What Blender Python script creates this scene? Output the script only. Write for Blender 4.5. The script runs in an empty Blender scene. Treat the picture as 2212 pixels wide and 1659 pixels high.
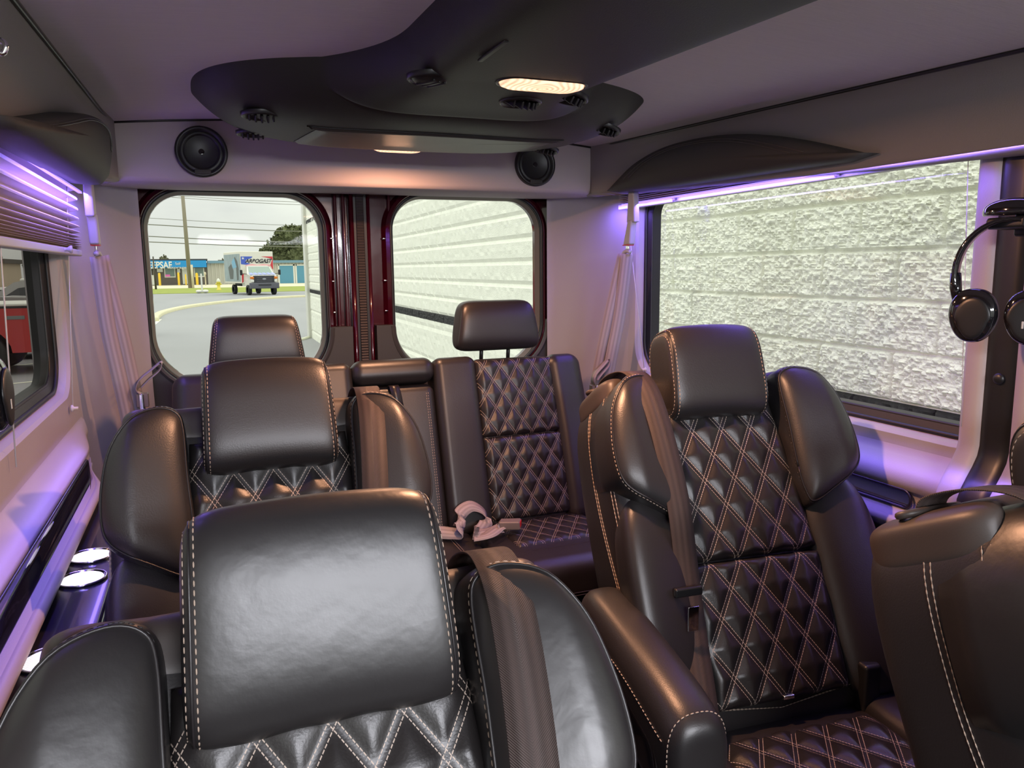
import bpy, bmesh, math, random
import numpy as np
from mathutils import Vector, Matrix
random.seed(4); rng = np.random.default_rng(4)
PI = math.pi
sc = bpy.context.scene
col = sc.collection
# ---------------------------------------------------------------- camera
FPX, IW, IH = 1661.0, 2212.0, 1659.0
yaw, pitch, roll = math.radians(21.6), math.atan((829.5-579)/FPX), math.radians(0.6)
CAM = np.array([0, 0, 1.35])
fw = np.array([math.sin(yaw)*math.cos(pitch), math.cos(yaw)*math.cos(pitch), -math.sin(pitch)])
r0 = np.array([math.cos(yaw), -math.sin(yaw), 0]); u0 = np.cross(r0, fw)
RV = r0*math.cos(roll)-u0*math.sin(roll); UV = u0*math.cos(roll)+r0*math.sin(roll)
cd = bpy.data.cameras.new('camera'); cam = bpy.data.objects.new('camera', cd); col.objects.link(cam)
cd.sensor_fit = 'HORIZONTAL'; cd.sensor_width = 36; cd.lens = 36*FPX/IW; cd.clip_start = 0.02; cd.clip_end = 600
M = Matrix(((RV[0], UV[0], -fw[0], CAM[0]), (RV[1], UV[1], -fw[1], CAM[1]), (RV[2], UV[2], -fw[2], CAM[2]), (0, 0, 0, 1)))
cam.matrix_world = M
sc.camera = cam
def at(x, y, X=None, Y=None, Z=None):
    """world point seen at a pixel of the photograph, on a plane X=, Y= or Z="""
    d = fw+RV*(x-IW/2)/FPX-UV*(y-IH/2)/FPX
    t = (X-CAM[0])/d[0] if X is not None else ((Y-CAM[1])/d[1] if Y is not None else (Z-CAM[2])/d[2])
    return CAM+d*t
# ---------------------------------------------------------------- view, sky, lights
vs = sc.view_settings
vs.view_transform = 'Standard'; vs.look = 'None'; vs.exposure = 0.0; vs.gamma = 1; vs.use_curve_mapping = False
sc.cycles.max_bounces = 8; sc.cycles.transparent_max_bounces = 12; sc.cycles.caustics_reflective = False; sc.cycles.caustics_refractive = False
w = bpy.data.worlds.new('sky'); sc.world = w; w.use_nodes = True
nt = w.node_tree; bg = nt.nodes['Background']
tc = nt.nodes.new('ShaderNodeTexCoord'); mp = nt.nodes.new('ShaderNodeMapping'); mp.inputs['Scale'].default_value = (1, 1, 3.2)
no = nt.nodes.new('ShaderNodeTexNoise'); no.inputs['Scale'].default_value = 3.0; no.inputs['Detail'].default_value = 5
cr = nt.nodes.new('ShaderNodeValToRGB'); cr.color_ramp.elements[0].position = .35; cr.color_ramp.elements[1].position = .62
cr.color_ramp.elements[0].color = (.66, .68, .65, 1); cr.color_ramp.elements[1].color = (.86, .89, .80, 1)
nt.links.new(tc.outputs['Generated'], mp.inputs['Vector']); nt.links.new(mp.outputs['Vector'], no.inputs['Vector'])
nt.links.new(no.outputs['Fac'], cr.inputs['Fac']); nt.links.new(cr.outputs['Color'], bg.inputs['Color'])
sx3 = nt.nodes.new('ShaderNodeSeparateXYZ'); nt.links.new(tc.outputs['Generated'], sx3.inputs[0])
ov = nt.nodes.new('ShaderNodeMath'); ov.operation = 'MULTIPLY_ADD'; ov.use_clamp = False; ov.inputs[1].default_value = 1.9; ov.inputs[2].default_value = 1.0
mxz = nt.nodes.new('ShaderNodeMath'); mxz.operation = 'MAXIMUM'; mxz.inputs[1].default_value = 0.0
nt.links.new(sx3.outputs[2], mxz.inputs[0]); nt.links.new(mxz.outputs[0], ov.inputs[0]); nt.links.new(ov.outputs[0], bg.inputs['Strength'])   # overcast sky: zenith about three times the horizon
def area(name, loc, aim, sx, sy, power, color, spread=PI):
    l = bpy.data.lights.new(name, 'AREA'); l.shape = 'RECTANGLE'; l.size = sx; l.size_y = sy; l.energy = power; l.color = color; l.spread = spread
    o = bpy.data.objects.new(name, l); col.objects.link(o); o.location = loc
    d = Vector(aim)-Vector(loc); o.rotation_euler = d.to_track_quat('-Z', 'Y').to_euler(); return o
PURPLE = (.23, .15, 1.0); WARM = (1.0, .49, .27)
# LED strips above both side windows (long axis turned along the van)
for sx_, x in ((-1, -.272), (1, 1.332)):
    o = area('led_strip_light', (x, 1.42, 1.553), (x, 1.42, 0), .02, 2.1, 9.5, PURPLE)
    o.rotation_euler = (0, math.radians(-24*sx_), 0)
# LED strips below the side consoles
for sx_, x in ((-1, -.262), (1, 1.322)):
    o = area('ledge_strip_light', (x, 1.35, .955), (x, 1.35, 0), .012, 1.5, 1.0, PURPLE)
    o.rotation_euler = (0, math.radians(-12*sx_), 0)
# warm dome lamps of the overhead console
for p_, e_ in (((.567, 1.275, 1.640), 13.0), ((.535, 2.205, 1.662), 7.0)):
    o = area('dome_lamp_light', p_, (p_[0], p_[1], 0), .085, .032, e_, WARM); o.data.shape = 'ELLIPSE'
# added fill light behind the camera, for cool highlights on the front seats
area('added_fill_light', (.53, -.80, 1.610), (.53, -.35, .4), 1.10, .30, 112.0, (.92, .93, 1.0))

# ---------------------------------------------------------------- materials
def srgb(r, g, b):
    f = lambda c: (c/255/12.92) if c/255 <= .04045 else ((c/255+.055)/1.055)**2.4
    return (f(r), f(g), f(b), 1)
def mat(name, c, rough=.5, metal=0, spec=.5, coat=0, bump=0, bscale=200, bdetail=3, var=0, vscale=5, emit=None, estr=0, stretch=(1, 1, 1), trans=0, alpha=1, sheen=0, bdist=.002):
    m = bpy.data.materials.new(name); m.use_nodes = True; t = m.node_tree; b = t.nodes['Principled BSDF']
    b.inputs['Base Color'].default_value = c if len(c) == 4 else (*c, 1)
    b.inputs['Roughness'].default_value = rough; b.inputs['Metallic'].default_value = metal
    b.inputs['Specular IOR Level'].default_value = spec; b.inputs['Coat Weight'].default_value = coat; b.inputs['Coat Roughness'].default_value = .05
    b.inputs['Sheen Weight'].default_value = sheen
    if trans: b.inputs['Transmission Weight'].default_value = trans
    if emit: b.inputs['Emission Color'].default_value = (*emit, 1); b.inputs['Emission Strength'].default_value = estr
    tc = t.nodes.new('ShaderNodeTexCoord'); mp = t.nodes.new('ShaderNodeMapping'); mp.inputs['Scale'].default_value = stretch
    t.links.new(tc.outputs['Object'], mp.inputs['Vector'])
    if bump:
        n = t.nodes.new('ShaderNodeTexNoise'); n.inputs['Scale'].default_value = bscale; n.inputs['Detail'].default_value = bdetail
        bp = t.nodes.new('ShaderNodeBump'); bp.inputs['Strength'].default_value = bump; bp.inputs['Distance'].default_value = bdist
        t.links.new(mp.outputs['Vector'], n.inputs['Vector']); t.links.new(n.outputs['Fac'], bp.inputs['Height']); t.links.new(bp.outputs['Normal'], b.inputs['Normal'])
    if var:
        n = t.nodes.new('ShaderNodeTexNoise'); n.inputs['Scale'].default_value = vscale; n.inputs['Detail'].default_value = 4
        mx = t.nodes.new('ShaderNodeMix'); mx.data_type = 'RGBA'; c4 = c if len(c) == 4 else (*c, 1)
        mx.inputs[6].default_value = tuple(x*(1-var) for x in c4[:3])+(1,); mx.inputs[7].default_value = tuple(min(1, x*(1+var)) for x in c4[:3])+(1,)
        t.links.new(mp.outputs['Vector'], n.inputs['Vector']); t.links.new(n.outputs['Fac'], mx.inputs[0]); t.links.new(mx.outputs[2], b.inputs['Base Color'])
    return m
LEATHER = mat('black_leather', (.019, .0165, .017), .40, spec=.66, bump=.35, bscale=420, bdist=.0006, var=.15, vscale=9)
LEATHER_BIG = mat('creased_black_leather', (.020, .018, .0185), .38, spec=.68, bump=.45, bscale=38, bdetail=9, bdist=.0016, var=.15, vscale=9)
CAPTRIM = mat('grey_brown_vinyl_cap', (.060, .046, .040), .45, bump=.3, bscale=500, bdist=.0004)
PIPING = mat('dark_piping', (.018, .015, .016), .35)
STITCH = mat('tan_stitching', (.44, .34, .27), .7)
STITCHW = mat('cream_stitching', (.55, .50, .46), .7)
BELT = mat('brown_webbing', (.075, .050, .045), .42, spec=.6)
BELTG = mat('grey_webbing', (.40, .35, .36), .55)
CEIL = mat('grey_ceiling_cloth', (.76, .71, .74), .95, bump=.5, bscale=160, bdist=.0012, stretch=(.25, 3, 1), var=.06, vscale=60)
COVE = mat('grey_brown_cove_vinyl', (.25, .225, .205), .62, bump=.4, bscale=400, bdist=.0006)
WALLV = mat('warm_grey_wall_vinyl', (.40, .365, .37), .55, bump=.35, bscale=350, bdist=.0006)
VALM = mat('dark_valance_leather', (.040, .037, .034), .62, spec=.3, bump=.4, bscale=300, bdist=.0006)
HEADERC = mat('grey_header_cloth', (.46, .40, .40), .9, bump=.4, bscale=350, bdist=.0006)
CONSOLE = mat('charcoal_vinyl', (.027, .025, .023), .55, spec=.35, bump=.5, bscale=520, bdist=.0007)
PLASTIC = mat('black_plastic', (.012, .012, .013), .38)
GLOSS = mat('gloss_black', (.010, .009, .011), .08, coat=.6)
RUBBER = mat('black_rubber', (.010, .010, .011), .45)
RUBBERRIB = mat('ribbed_rubber', (.045, .035, .035), .6)
MAROON = mat('maroon_paint', (.050, .002, .009), .16, coat=.7, bump=.04, bscale=14, bdist=.01)
DOORTRIM = mat('dark_grey_door_trim', (.040, .038, .038), .55, bump=.4, bscale=300, bdist=.0006)
BRONZE = mat('brown_gasket', (.10, .055, .04), .5)
CHROME = mat('chrome', (.75, .75, .78), .12, metal=1)
GREYP = mat('grey_buckle_plastic', (.20, .165, .155), .4)
LILAC = mat('pale_grey_plastic', (.42, .40, .44), .4)
REDB = mat('red_button', (.55, .02, .02), .4)
BLIND = mat('beige_pleated_cloth', (.62, .55, .50), .85, bump=.3, bscale=60)
RAIL = mat('pale_blind_rail', (.50, .49, .48), .4)
CARPET = mat('dark_carpet', (.012, .011, .011), .95, bump=.8, bscale=300)
WHITECORD = mat('white_cord', (.6, .56, .54), .6)
def lens_mat(name, c, s, ring):
    m = mat(name, (.9, .8, .7), .2, emit=c, estr=s); t = m.node_tree; b = t.nodes['Principled BSDF']
    tc = t.nodes.new('ShaderNodeTexCoord'); wv = t.nodes.new('ShaderNodeTexWave'); wv.wave_type = 'RINGS'; wv.rings_direction = 'Z'; wv.inputs['Scale'].default_value = ring
    mr = t.nodes.new('ShaderNodeMapRange'); mr.inputs['To Min'].default_value = s*.55; mr.inputs['To Max'].default_value = s*1.1
    t.links.new(tc.outputs['Object'], wv.inputs['Vector']); t.links.new(wv.outputs['Fac'], mr.inputs['Value']); t.links.new(mr.outputs['Result'], b.inputs['Emission Strength'])
    return m
LAMP = lens_mat('warm_lamp_lens', (1.0, .56, .33), 1.7, 34)
WHITELAMP = lens_mat('white_lamp_lens', (.95, .93, 1.0), 1.15, 60)
LED = mat('purple_led', (.3, .2, .6), .4, emit=PURPLE, estr=2.0)
def math_node(t, op, a, b=None, c=None):
    n = t.nodes.new('ShaderNodeMath'); n.operation = op
    for i, v in enumerate((a, b, c)):
        if v is None: continue
        if isinstance(v, (int, float)): n.inputs[i].default_value = v
        else: t.links.new(v, n.inputs[i])
    return n.outputs[0]
QW, QH = .070, .108
def quilt_mat(name, base, stitch):
    """leather with double rows of dashed stitches along a diamond lattice, laid out by the UVs in metres"""
    m = mat(name, base, .36, spec=.55, bump=.35, bscale=420, bdist=.0006); t = m.node_tree; b = t.nodes['Principled BSDF']
    uv = t.nodes.new('ShaderNodeUVMap'); sp = t.nodes.new('ShaderNodeSeparateXYZ'); t.links.new(uv.outputs[0], sp.inputs[0])
    u = math_node(t, 'DIVIDE', sp.outputs[0], QW); v = math_node(t, 'DIVIDE', sp.outputs[1], QH)
    A = math_node(t, 'ADD', u, v); B = math_node(t, 'SUBTRACT', u, v)
    def rows(P, Q):
        f = math_node(t, 'ABSOLUTE', math_node(t, 'SUBTRACT', math_node(t, 'FRACT', math_node(t, 'ADD', P, .5)), .5))
        off = math_node(t, 'ABSOLUTE', math_node(t, 'SUBTRACT', f, .062))
        on = math_node(t, 'LESS_THAN', off, .0095)
        dash = math_node(t, 'LESS_THAN', math_node(t, 'FRACT', math_node(t, 'MULTIPLY', Q, 12.0)), .74)
        return math_node(t, 'MULTIPLY', on, dash)
    k = math_node(t, 'MAXIMUM', rows(A, B), rows(B, A))
    mx = t.nodes.new('ShaderNodeMix'); mx.data_type = 'RGBA'; mx.inputs[6].default_value = (*base, 1); mx.inputs[7].default_value = (*stitch, 1)
    t.links.new(k, mx.inputs[0]); t.links.new(mx.outputs[2], b.inputs['Base Color'])
    rr = math_node(t, 'MULTIPLY_ADD', k, .3, .36); t.links.new(rr, b.inputs['Roughness'])
    return m
QUILT = quilt_mat('diamond_quilted_leather', (.018, .0155, .0155), (.50, .40, .33))
def web_mat(name, c):
    m = mat(name, c, .55, spec=.35); t = m.node_tree; b = t.nodes['Principled BSDF']
    uv = t.nodes.new('ShaderNodeUVMap'); sp = t.nodes.new('ShaderNodeSeparateXYZ'); t.links.new(uv.outputs[0], sp.inputs[0])
    a = math_node(t, 'SINE', math_node(t, 'MULTIPLY', math_node(t, 'ADD', sp.outputs[1], math_node(t, 'ABSOLUTE', sp.outputs[0])), 2400.0))
    # four long ribs along the belt
    r = math_node(t, 'SINE', math_node(t, 'MULTIPLY', sp.outputs[0], 520.0))
    h = math_node(t, 'ADD', a, math_node(t, 'MULTIPLY', r, .8))
    mx = t.nodes.new('ShaderNodeMix'); mx.data_type = 'RGBA'; mx.inputs[6].default_value = tuple(q*.62 for q in c)+(1,); mx.inputs[7].default_value = tuple(q*1.35 for q in c)+(1,)
    t.links.new(math_node(t, 'MULTIPLY_ADD', h, .27, .5), mx.inputs[0]); t.links.new(mx.outputs[2], b.inputs['Base Color'])
    bp = t.nodes.new('ShaderNodeBump'); bp.inputs['Strength'].default_value = .5; bp.inputs['Distance'].default_value = .0005
    t.links.new(h, bp.inputs['Height']); t.links.new(bp.outputs['Normal'], b.inputs['Normal'])
    return m
WEB = web_mat('brown_woven_webbing', (.060, .042, .038)); WEBG = web_mat('pale_woven_webbing', (.38, .33, .33))
def glass_mat(name, tint, refl=.06):
    m = bpy.data.materials.new(name); m.use_nodes = True; t = m.node_tree; t.nodes.clear()
    o = t.nodes.new('ShaderNodeOutputMaterial'); tr = t.nodes.new('ShaderNodeBsdfTransparent'); gl = t.nodes.new('ShaderNodeBsdfGlossy')
    tr.inputs[0].default_value = (*tint, 1); gl.inputs['Roughness'].default_value = .02; gl.inputs[0].default_value = (1, 1, 1, 1)
    fr = t.nodes.new('ShaderNodeFresnel'); fr.inputs[0].default_value = 1.45
    mx = t.nodes.new('ShaderNodeMixShader'); s = math_node(t, 'MULTIPLY', fr.outputs[0], refl/.04*.045)
    t.links.new(s, mx.inputs[0]); t.links.new(tr.outputs[0], mx.inputs[1]); t.links.new(gl.outputs[0], mx.inputs[2]); t.links.new(mx.outputs[0], o.inputs[0])
    return m
GLASS = glass_mat('clear_glass', (.97, .99, .97)); TINT = glass_mat('tinted_glass', (.40, .385, .37))

# ---------------------------------------------------------------- mesh helpers
class MB:
    def __init__(s): s.v = []; s.f = []; s.m = []; s.uv = {}; s.n = 0
    def add(s, v, f, mi=0, uv=None):
        v = [tuple(map(float, p)) for p in v]; o = s.n; s.v += v; s.n += len(v)
        for q in f: s.f.append(tuple(i+o for i in q)); s.m.append(mi)
        if uv is not None:
            for i, p in enumerate(uv): s.uv[o+i] = (float(p[0]), float(p[1]))
        return s
    def map(s, fn): s.v = [tuple(map(float, fn(*p))) for p in s.v]; return s
    def build(s, name, mats, parent=None, smooth=True, kind=None, label=None):
        me = bpy.data.meshes.new(name); me.from_pydata(s.v, [], s.f); 
        for m in (mats if isinstance(mats, (list, tuple)) else [mats]): me.materials.append(m)
        me.polygons.foreach_set('material_index', s.m); me.polygons.foreach_set('use_smooth', [bool(smooth)]*len(s.f))
        if s.uv:
            ul = me.uv_layers.new(name='UVMap'); li = np.empty(len(me.loops), int); me.loops.foreach_get('vertex_index', li)
            a = np.zeros((s.n, 2)); 
            for i, p in s.uv.items(): a[i] = p
            ul.data.foreach_set('uv', a[li].ravel())
        me.update(); o = bpy.data.objects.new(name, me); col.objects.link(o)
        if parent: o.parent = parent
        if kind: o['kind'] = kind
        if label: o['label'] = label
        return o
def tag(o, label, cat, group=None, kind=None):
    o['label'] = label; o['category'] = cat
    if group: o['group'] = group
    if kind: o['kind'] = kind
    return o
def thing(name, label, cat, loc=(0, 0, 0), group=None):
    o = bpy.data.objects.new(name, None); o.empty_display_size = .1; col.objects.link(o); o.location = loc
    return tag(o, label, cat, group)
def struct(mb, name, m, smooth=False, parent=None, label=None):
    o = mb.build(name, m, parent, smooth)
    if not parent: o['kind'] = 'structure'
    if label: o['label'] = label
    return o
def box(x0, x1, y0, y1, z0, z1):
    v = [(x, y, z) for x in (x0, x1) for y in (y0, y1) for z in (z0, z1)]
    return v, [(0, 1, 3, 2), (4, 6, 7, 5), (0, 4, 5, 1), (2, 3, 7, 6), (0, 2, 6, 4), (1, 5, 7, 3)]
def bxm(*a): return MB().add(*box(*a))
_cs = {}
def cubegrid(n):
    if n in _cs: return _cs[n]
    idx = {}; V = []; F = []
    def vid(p):
        k = tuple(p)
        if k not in idx: idx[k] = len(V); V.append([2*c/n-1 for c in p])
        return idx[k]
    for ax in range(3):
        for side in (0, n):
            for i in range(n):
                for j in range(n):
                    q = []
                    for a, b in ((i, j), (i+1, j), (i+1, j+1), (i, j+1)):
                        p = [0, 0, 0]; p[ax] = side; p[(ax+1) % 3] = a; p[(ax+2) % 3] = b; q.append(vid(p))
                    F.append(tuple(q) if side else tuple(q[::-1]))
    _cs[n] = (np.array(V), F); return _cs[n]
def blob(c, h, p=5, q=None, n=14, axis=0):
    """rounded box: p-norm in the two axes other than `axis`, then q-norm against `axis`; h = half sizes"""
    V, F = cubegrid(n); V = np.tan(V*PI/4*.999) if p < 3.2 else V
    if q is None: r = (np.abs(V)**p).sum(1)**(1/p)
    else:
        o = [i for i in range(3) if i != axis]
        a = (np.abs(V[:, o[0]])**p+np.abs(V[:, o[1]])**p)**(1/p); r = (a**q+np.abs(V[:, axis])**q)**(1/q)
    return (V/r[:, None])*np.array(h)+np.array(c), F
def rbox(c, h, r, m=4, k=2):
    """box with true rounded edges of radius r (one radius for all edges)"""
    h = np.array(h, float); r = min(r, h.min()*.999); ax = []
    for a in h:
        e = [r*math.tan(PI/4*i/m) for i in range(m+1)]
        lo = [-a+r-x for x in e[::-1]]; mid = list(np.linspace(-a+r, a-r, k+1))[1:-1]; hi = [a-r+x for x in e]
        ax.append(np.array(lo+mid+hi))
    idx = {}; V = []; F = []
    def vid(i, j, l):
        key = (i, j, l)
        if key not in idx:
            P = np.array([ax[0][i], ax[1][j], ax[2][l]]); q = np.clip(P, -h+r, h-r); d = P-q; L = np.linalg.norm(d)
            idx[key] = len(V); V.append(q+d/L*r+np.array(c) if L > 0 else P+np.array(c))
        return idx[key]
    n = [len(a)-1 for a in ax]
    for A in range(3):
        B, C = (A+1) % 3, (A+2) % 3
        for side in (0, n[A]):
            for i in range(n[B]):
                for j in range(n[C]):
                    q = []
                    for a, b in ((i, j), (i+1, j), (i+1, j+1), (i, j+1)):
                        p = [0, 0, 0]; p[A] = side; p[B] = a; p[C] = b; q.append(vid(*p))
                    F.append(tuple(q) if side else tuple(q[::-1]))
    return V, F
def tube(pts, r, n=8, closed=False, cap=True):
    P = [Vector(p) for p in pts]; N = len(P); V = []; F = []; prev = None
    for i, p in enumerate(P):
        if closed: d = P[(i+1) % N]-P[i-1]
        else: d = P[min(i+1, N-1)]-P[max(i-1, 0)]
        if d.length < 1e-9: d = Vector((0, 0, 1))
        d.normalize()
        if prev is None: a = d.cross(Vector((0, 0, 1)) if abs(d.z) < .9 else Vector((1, 0, 0))).normalized()
        else: a = (prev-d*prev.dot(d)).normalized()
        prev = a; b = d.cross(a); rr = r[i] if hasattr(r, '__len__') else r
        for k in range(n): V.append(p+a*math.cos(2*PI*k/n)*rr+b*math.sin(2*PI*k/n)*rr)
    for i in range(N if closed else N-1):
        j = (i+1) % N
        for k in range(n): F.append((i*n+k, i*n+(k+1) % n, j*n+(k+1) % n, j*n+k))
    if cap and not closed: F.append(tuple(range(n))[::-1]); F.append(tuple((N-1)*n+k for k in range(n)))
    return V, F
def ribbon(pts, wd, width, th=.0018, uvs=True):
    """flat band through pts; wd = width direction (one or per point)"""
    P = [Vector(p) for p in pts]; N = len(P); V = []; F = []; U = []; L = 0
    for i, p in enumerate(P):
        w_ = Vector(wd[i]) if hasattr(wd[0], '__len__') else Vector(wd)
        d = (P[min(i+1, N-1)]-P[max(i-1, 0)]).normalized(); w_ = (w_-d*w_.dot(d)).normalized(); nn = w_.cross(d)
        if i: L += (P[i]-P[i-1]).length
        for a, b in ((-1, -1), (1, -1), (1, 1), (-1, 1)): V.append(p+w_*a*width/2+nn*b*th/2); U.append((a*width/2, L))
    for i in range(N-1):
        for k in range(4): F.append((i*4+k, i*4+(k+1) % 4, i*4+4+(k+1) % 4, i*4+4+k))
    F.append((3, 2, 1, 0)); F.append(tuple((N-1)*4+k for k in range(4)))
    return V, F, 0, U
def smoothpts(pts, n=6, closed=False):
    P = [np.array(p, float) for p in pts]; N = len(P); out = []
    for i in range(N if closed else N-1):
        p0 = P[(i-1) % N] if closed or i > 0 else P[0]; p1 = P[i]; p2 = P[(i+1) % N]; p3 = P[(i+2) % N] if closed or i+2 < N else P[-1]
        for k in range(n):
            t = k/n; out.append(.5*((2*p1)+(-p0+p2)*t+(2*p0-5*p1+4*p2-p3)*t*t+(-p0+3*p1-3*p2+p3)*t**3))
    if not closed: out.append(P[-1])
    return out
def resample(pts, step):
    P = np.array(pts, float); d = np.r_[0, np.cumsum(np.linalg.norm(np.diff(P, axis=0), axis=1))]
    s = np.arange(0, d[-1], step); return np.stack([np.interp(s, d, P[:, k]) for k in range(3)], 1)
def stitch(mb, pts, pitch=.0085, frac=.66, r=.0009, lift=None):
    """a dashed row of raised thread along a path"""
    P = resample(pts, pitch/2)
    for i in range(0, len(P)-2, 2):
        a = P[i]; b = P[i]+(P[i+2]-P[i])*frac; d = b-a; L = np.linalg.norm(d)
        if L < 1e-6: continue
        d /= L; s = np.cross(d, (0, 0, 1) if abs(d[2]) < .9 else (1, 0, 0)); s /= np.linalg.norm(s); t = np.cross(d, s)
        V = []
        for q, k in ((a, .4), (a+d*L*.25, 1), (a+d*L*.75, 1), (b, .4)):
            for u, v in ((1, 0), (0, 1), (-1, 0), (0, -1)): V.append(q+(s*u+t*v)*r*k)
        F = []
        for j in range(3):
            for k in range(4): F.append((j*4+k, j*4+(k+1) % 4, j*4+4+(k+1) % 4, j*4+4+k))
        mb.add(V, F)
    return mb
def prism(out, d0, d1, ax='y', m=0):
    """polygon (a,b) swept between two depths along ax; concave outlines are triangulated"""
    from mathutils.geometry import tessellate_polygon
    N = len(out); place = {'y': lambda a, b, d: (a, d, b), 'x': lambda a, b, d: (d, a, b), 'z': lambda a, b, d: (a, b, d)}[ax]
    V = [place(a, b, d0) for a, b in out]+[place(a, b, d1) for a, b in out]
    T = tessellate_polygon([[Vector((a, b, 0)) for a, b in out]]); F = []
    for t in T: F.append(tuple(t)); F.append(tuple(i+N for i in t[::-1]))
    for i in range(N): F.append((i, (i+1) % N, (i+1) % N+N, i+N))
    return V, F
def rrect(x0, x1, z0, z1, r, n=8, rb=None):
    rb = rb or r; P = []
    for cx, cz, a0, rr in ((x1-r, z1-r, 0, r), (x0+r, z1-r, 90, r), (x0+rb, z0+rb, 180, rb), (x1-rb, z0+rb, 270, rb)):
        for k in range(n+1):
            a = math.radians(a0+90*k/n); P.append((cx+rr*math.cos(a), cz+rr*math.sin(a)))
    return P
def holed(rect, hole, d, place, m=0):
    """flat plate with an opening: returns verts/faces between a rectangle and the hole loop"""
    x0, x1, z0, z1 = rect; cx = sum(p[0] for p in hole)/len(hole); cz = sum(p[1] for p in hole)/len(hole); O = []
    for a, b in hole:
        dx, dz = a-cx, b-cz; t = min((x1-cx)/dx if dx > 1e-9 else ((x0-cx)/dx if dx < -1e-9 else 1e9), (z1-cz)/dz if dz > 1e-9 else ((z0-cz)/dz if dz < -1e-9 else 1e9))
        O.append((cx+dx*t, cz+dz*t))
    # make the outer loop reach the corners
    for c in ((x0, z0), (x1, z0), (x0, z1), (x1, z1)):
        i = min(range(len(O)), key=lambda k: (O[k][0]-c[0])**2+(O[k][1]-c[1])**2); O[i] = c
    N = len(hole); V = [place(a, b, d) for a, b in hole]+[place(a, b, d) for a, b in O]
    return V, [(i, (i+1) % N, (i+1) % N+N, i+N) for i in range(N)]
def loopwall(loopA, dA, loopB, dB, place):
    N = len(loopA); V = [place(a, b, dA) for a, b in loopA]+[place(a, b, dB) for a, b in loopB]
    return V, [(i, (i+1) % N, (i+1) % N+N, i+N) for i in range(N)]
def loft(secs, closed=False, cap=False):
    n = len(secs[0]); V = [p for s in secs for p in s]; F = []
    for i in range(len(secs)-1):
        for k in range(n if closed else n-1): F.append((i*n+k, i*n+(k+1) % n, (i+1)*n+(k+1) % n, (i+1)*n+k))
    if cap: F.append(tuple(range(n))[::-1]); F.append(tuple((len(secs)-1)*n+k for k in range(n)))
    return V, F
def pillow(out, T, place, p=2.4, back=.35, rings=9):
    """padded shape from a star-shaped outline; T = thickness to the front; place(a,b,h)->point"""
    cx = sum(a for a, b in out)/len(out); cz = sum(b for a, b in out)/len(out); N = len(out); V = []; F = []
    S = [(math.sin(PI/2*k/rings), 1) for k in range(rings, 0, -1)]
    prof = [(s, T*(1-s**p)**(1/p) if s < 1 else 0) for s, _ in S]
    bk = [(1.0, -T*back*.5), (.97, -T*back)]
    seq = bk[::-1]+prof
    for s, h in seq:
        for a, b in out: V.append(place(cx+(a-cx)*s, cz+(b-cz)*s, h))
    V.append(place(cx, cz, T))
    for i in range(len(seq)-1):
        for k in range(N): F.append((i*N+k, i*N+(k+1) % N, (i+1)*N+(k+1) % N, (i+1)*N+k))
    L = (len(seq)-1)*N
    for k in range(N): F.append((L+k, L+(k+1) % N, len(V)-1))
    F.append(tuple(range(N))[::-1])
    return V, F
def disc(c, r, n=24, axis='z', h=0.0, r2=None):
    """cylinder/cone frustum from c along axis"""
    r2 = r if r2 is None else r2; V = []
    for d, rr in ((0, r), (h, r2)):
        for k in range(n):
            a = 2*PI*k/n; u, v = rr*math.cos(a), rr*math.sin(a)
            V.append({'z': (c[0]+u, c[1]+v, c[2]+d), 'y': (c[0]+u, c[1]+d, c[2]+v), 'x': (c[0]+d, c[1]+u, c[2]+v)}[axis])
    F = [(k, (k+1) % n, (k+1) % n+n, k+n) for k in range(n)]+[tuple(range(n))[::-1], tuple(range(n, 2*n))]
    return V, F
def lathe(c, prof, axis='y', n=32):
    """prof = (radius, depth) pairs"""
    V = []
    for r, d in prof:
        for k in range(n):
            a = 2*PI*k/n; u, v = r*math.cos(a), r*math.sin(a)
            V.append({'z': (c[0]+u, c[1]+v, c[2]+d), 'y': (c[0]+u, c[1]+d, c[2]+v), 'x': (c[0]+d, c[1]+u, c[2]+v)}[axis])
    F = []
    for i in range(len(prof)-1):
        for k in range(n): F.append((i*n+k, i*n+(k+1) % n, (i+1)*n+(k+1) % n, (i+1)*n+k))
    F.append(tuple((len(prof)-1)*n+k for k in range(n)))
    return V, F
def text(name, s, size, m, loc, rot, parent, shear=0, ext=.004, align='CENTER', xs=1, bold=0):
    c = bpy.data.curves.new(name, 'FONT'); c.body = s; c.size = size; c.extrude = ext; c.shear = shear; c.align_x = align; c.align_y = 'CENTER'; c.offset = bold
    o = bpy.data.objects.new(name, c); col.objects.link(o); dg = bpy.context.evaluated_depsgraph_get()
    me = bpy.data.meshes.new_from_object(o.evaluated_get(dg)); bpy.data.objects.remove(o); me.name = name
    me.materials.clear(); me.materials.append(m)
    o = bpy.data.objects.new(name, me); col.objects.link(o); o.location = loc; o.rotation_euler = rot; o.scale = (xs, 1, 1); o.parent = parent
    return o
# ================================================================ VAN SHELL
XC = .53
def wx(s, d): return XC+s*(.87-d)
def zedge(y): return 1.66+.040*y
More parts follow.
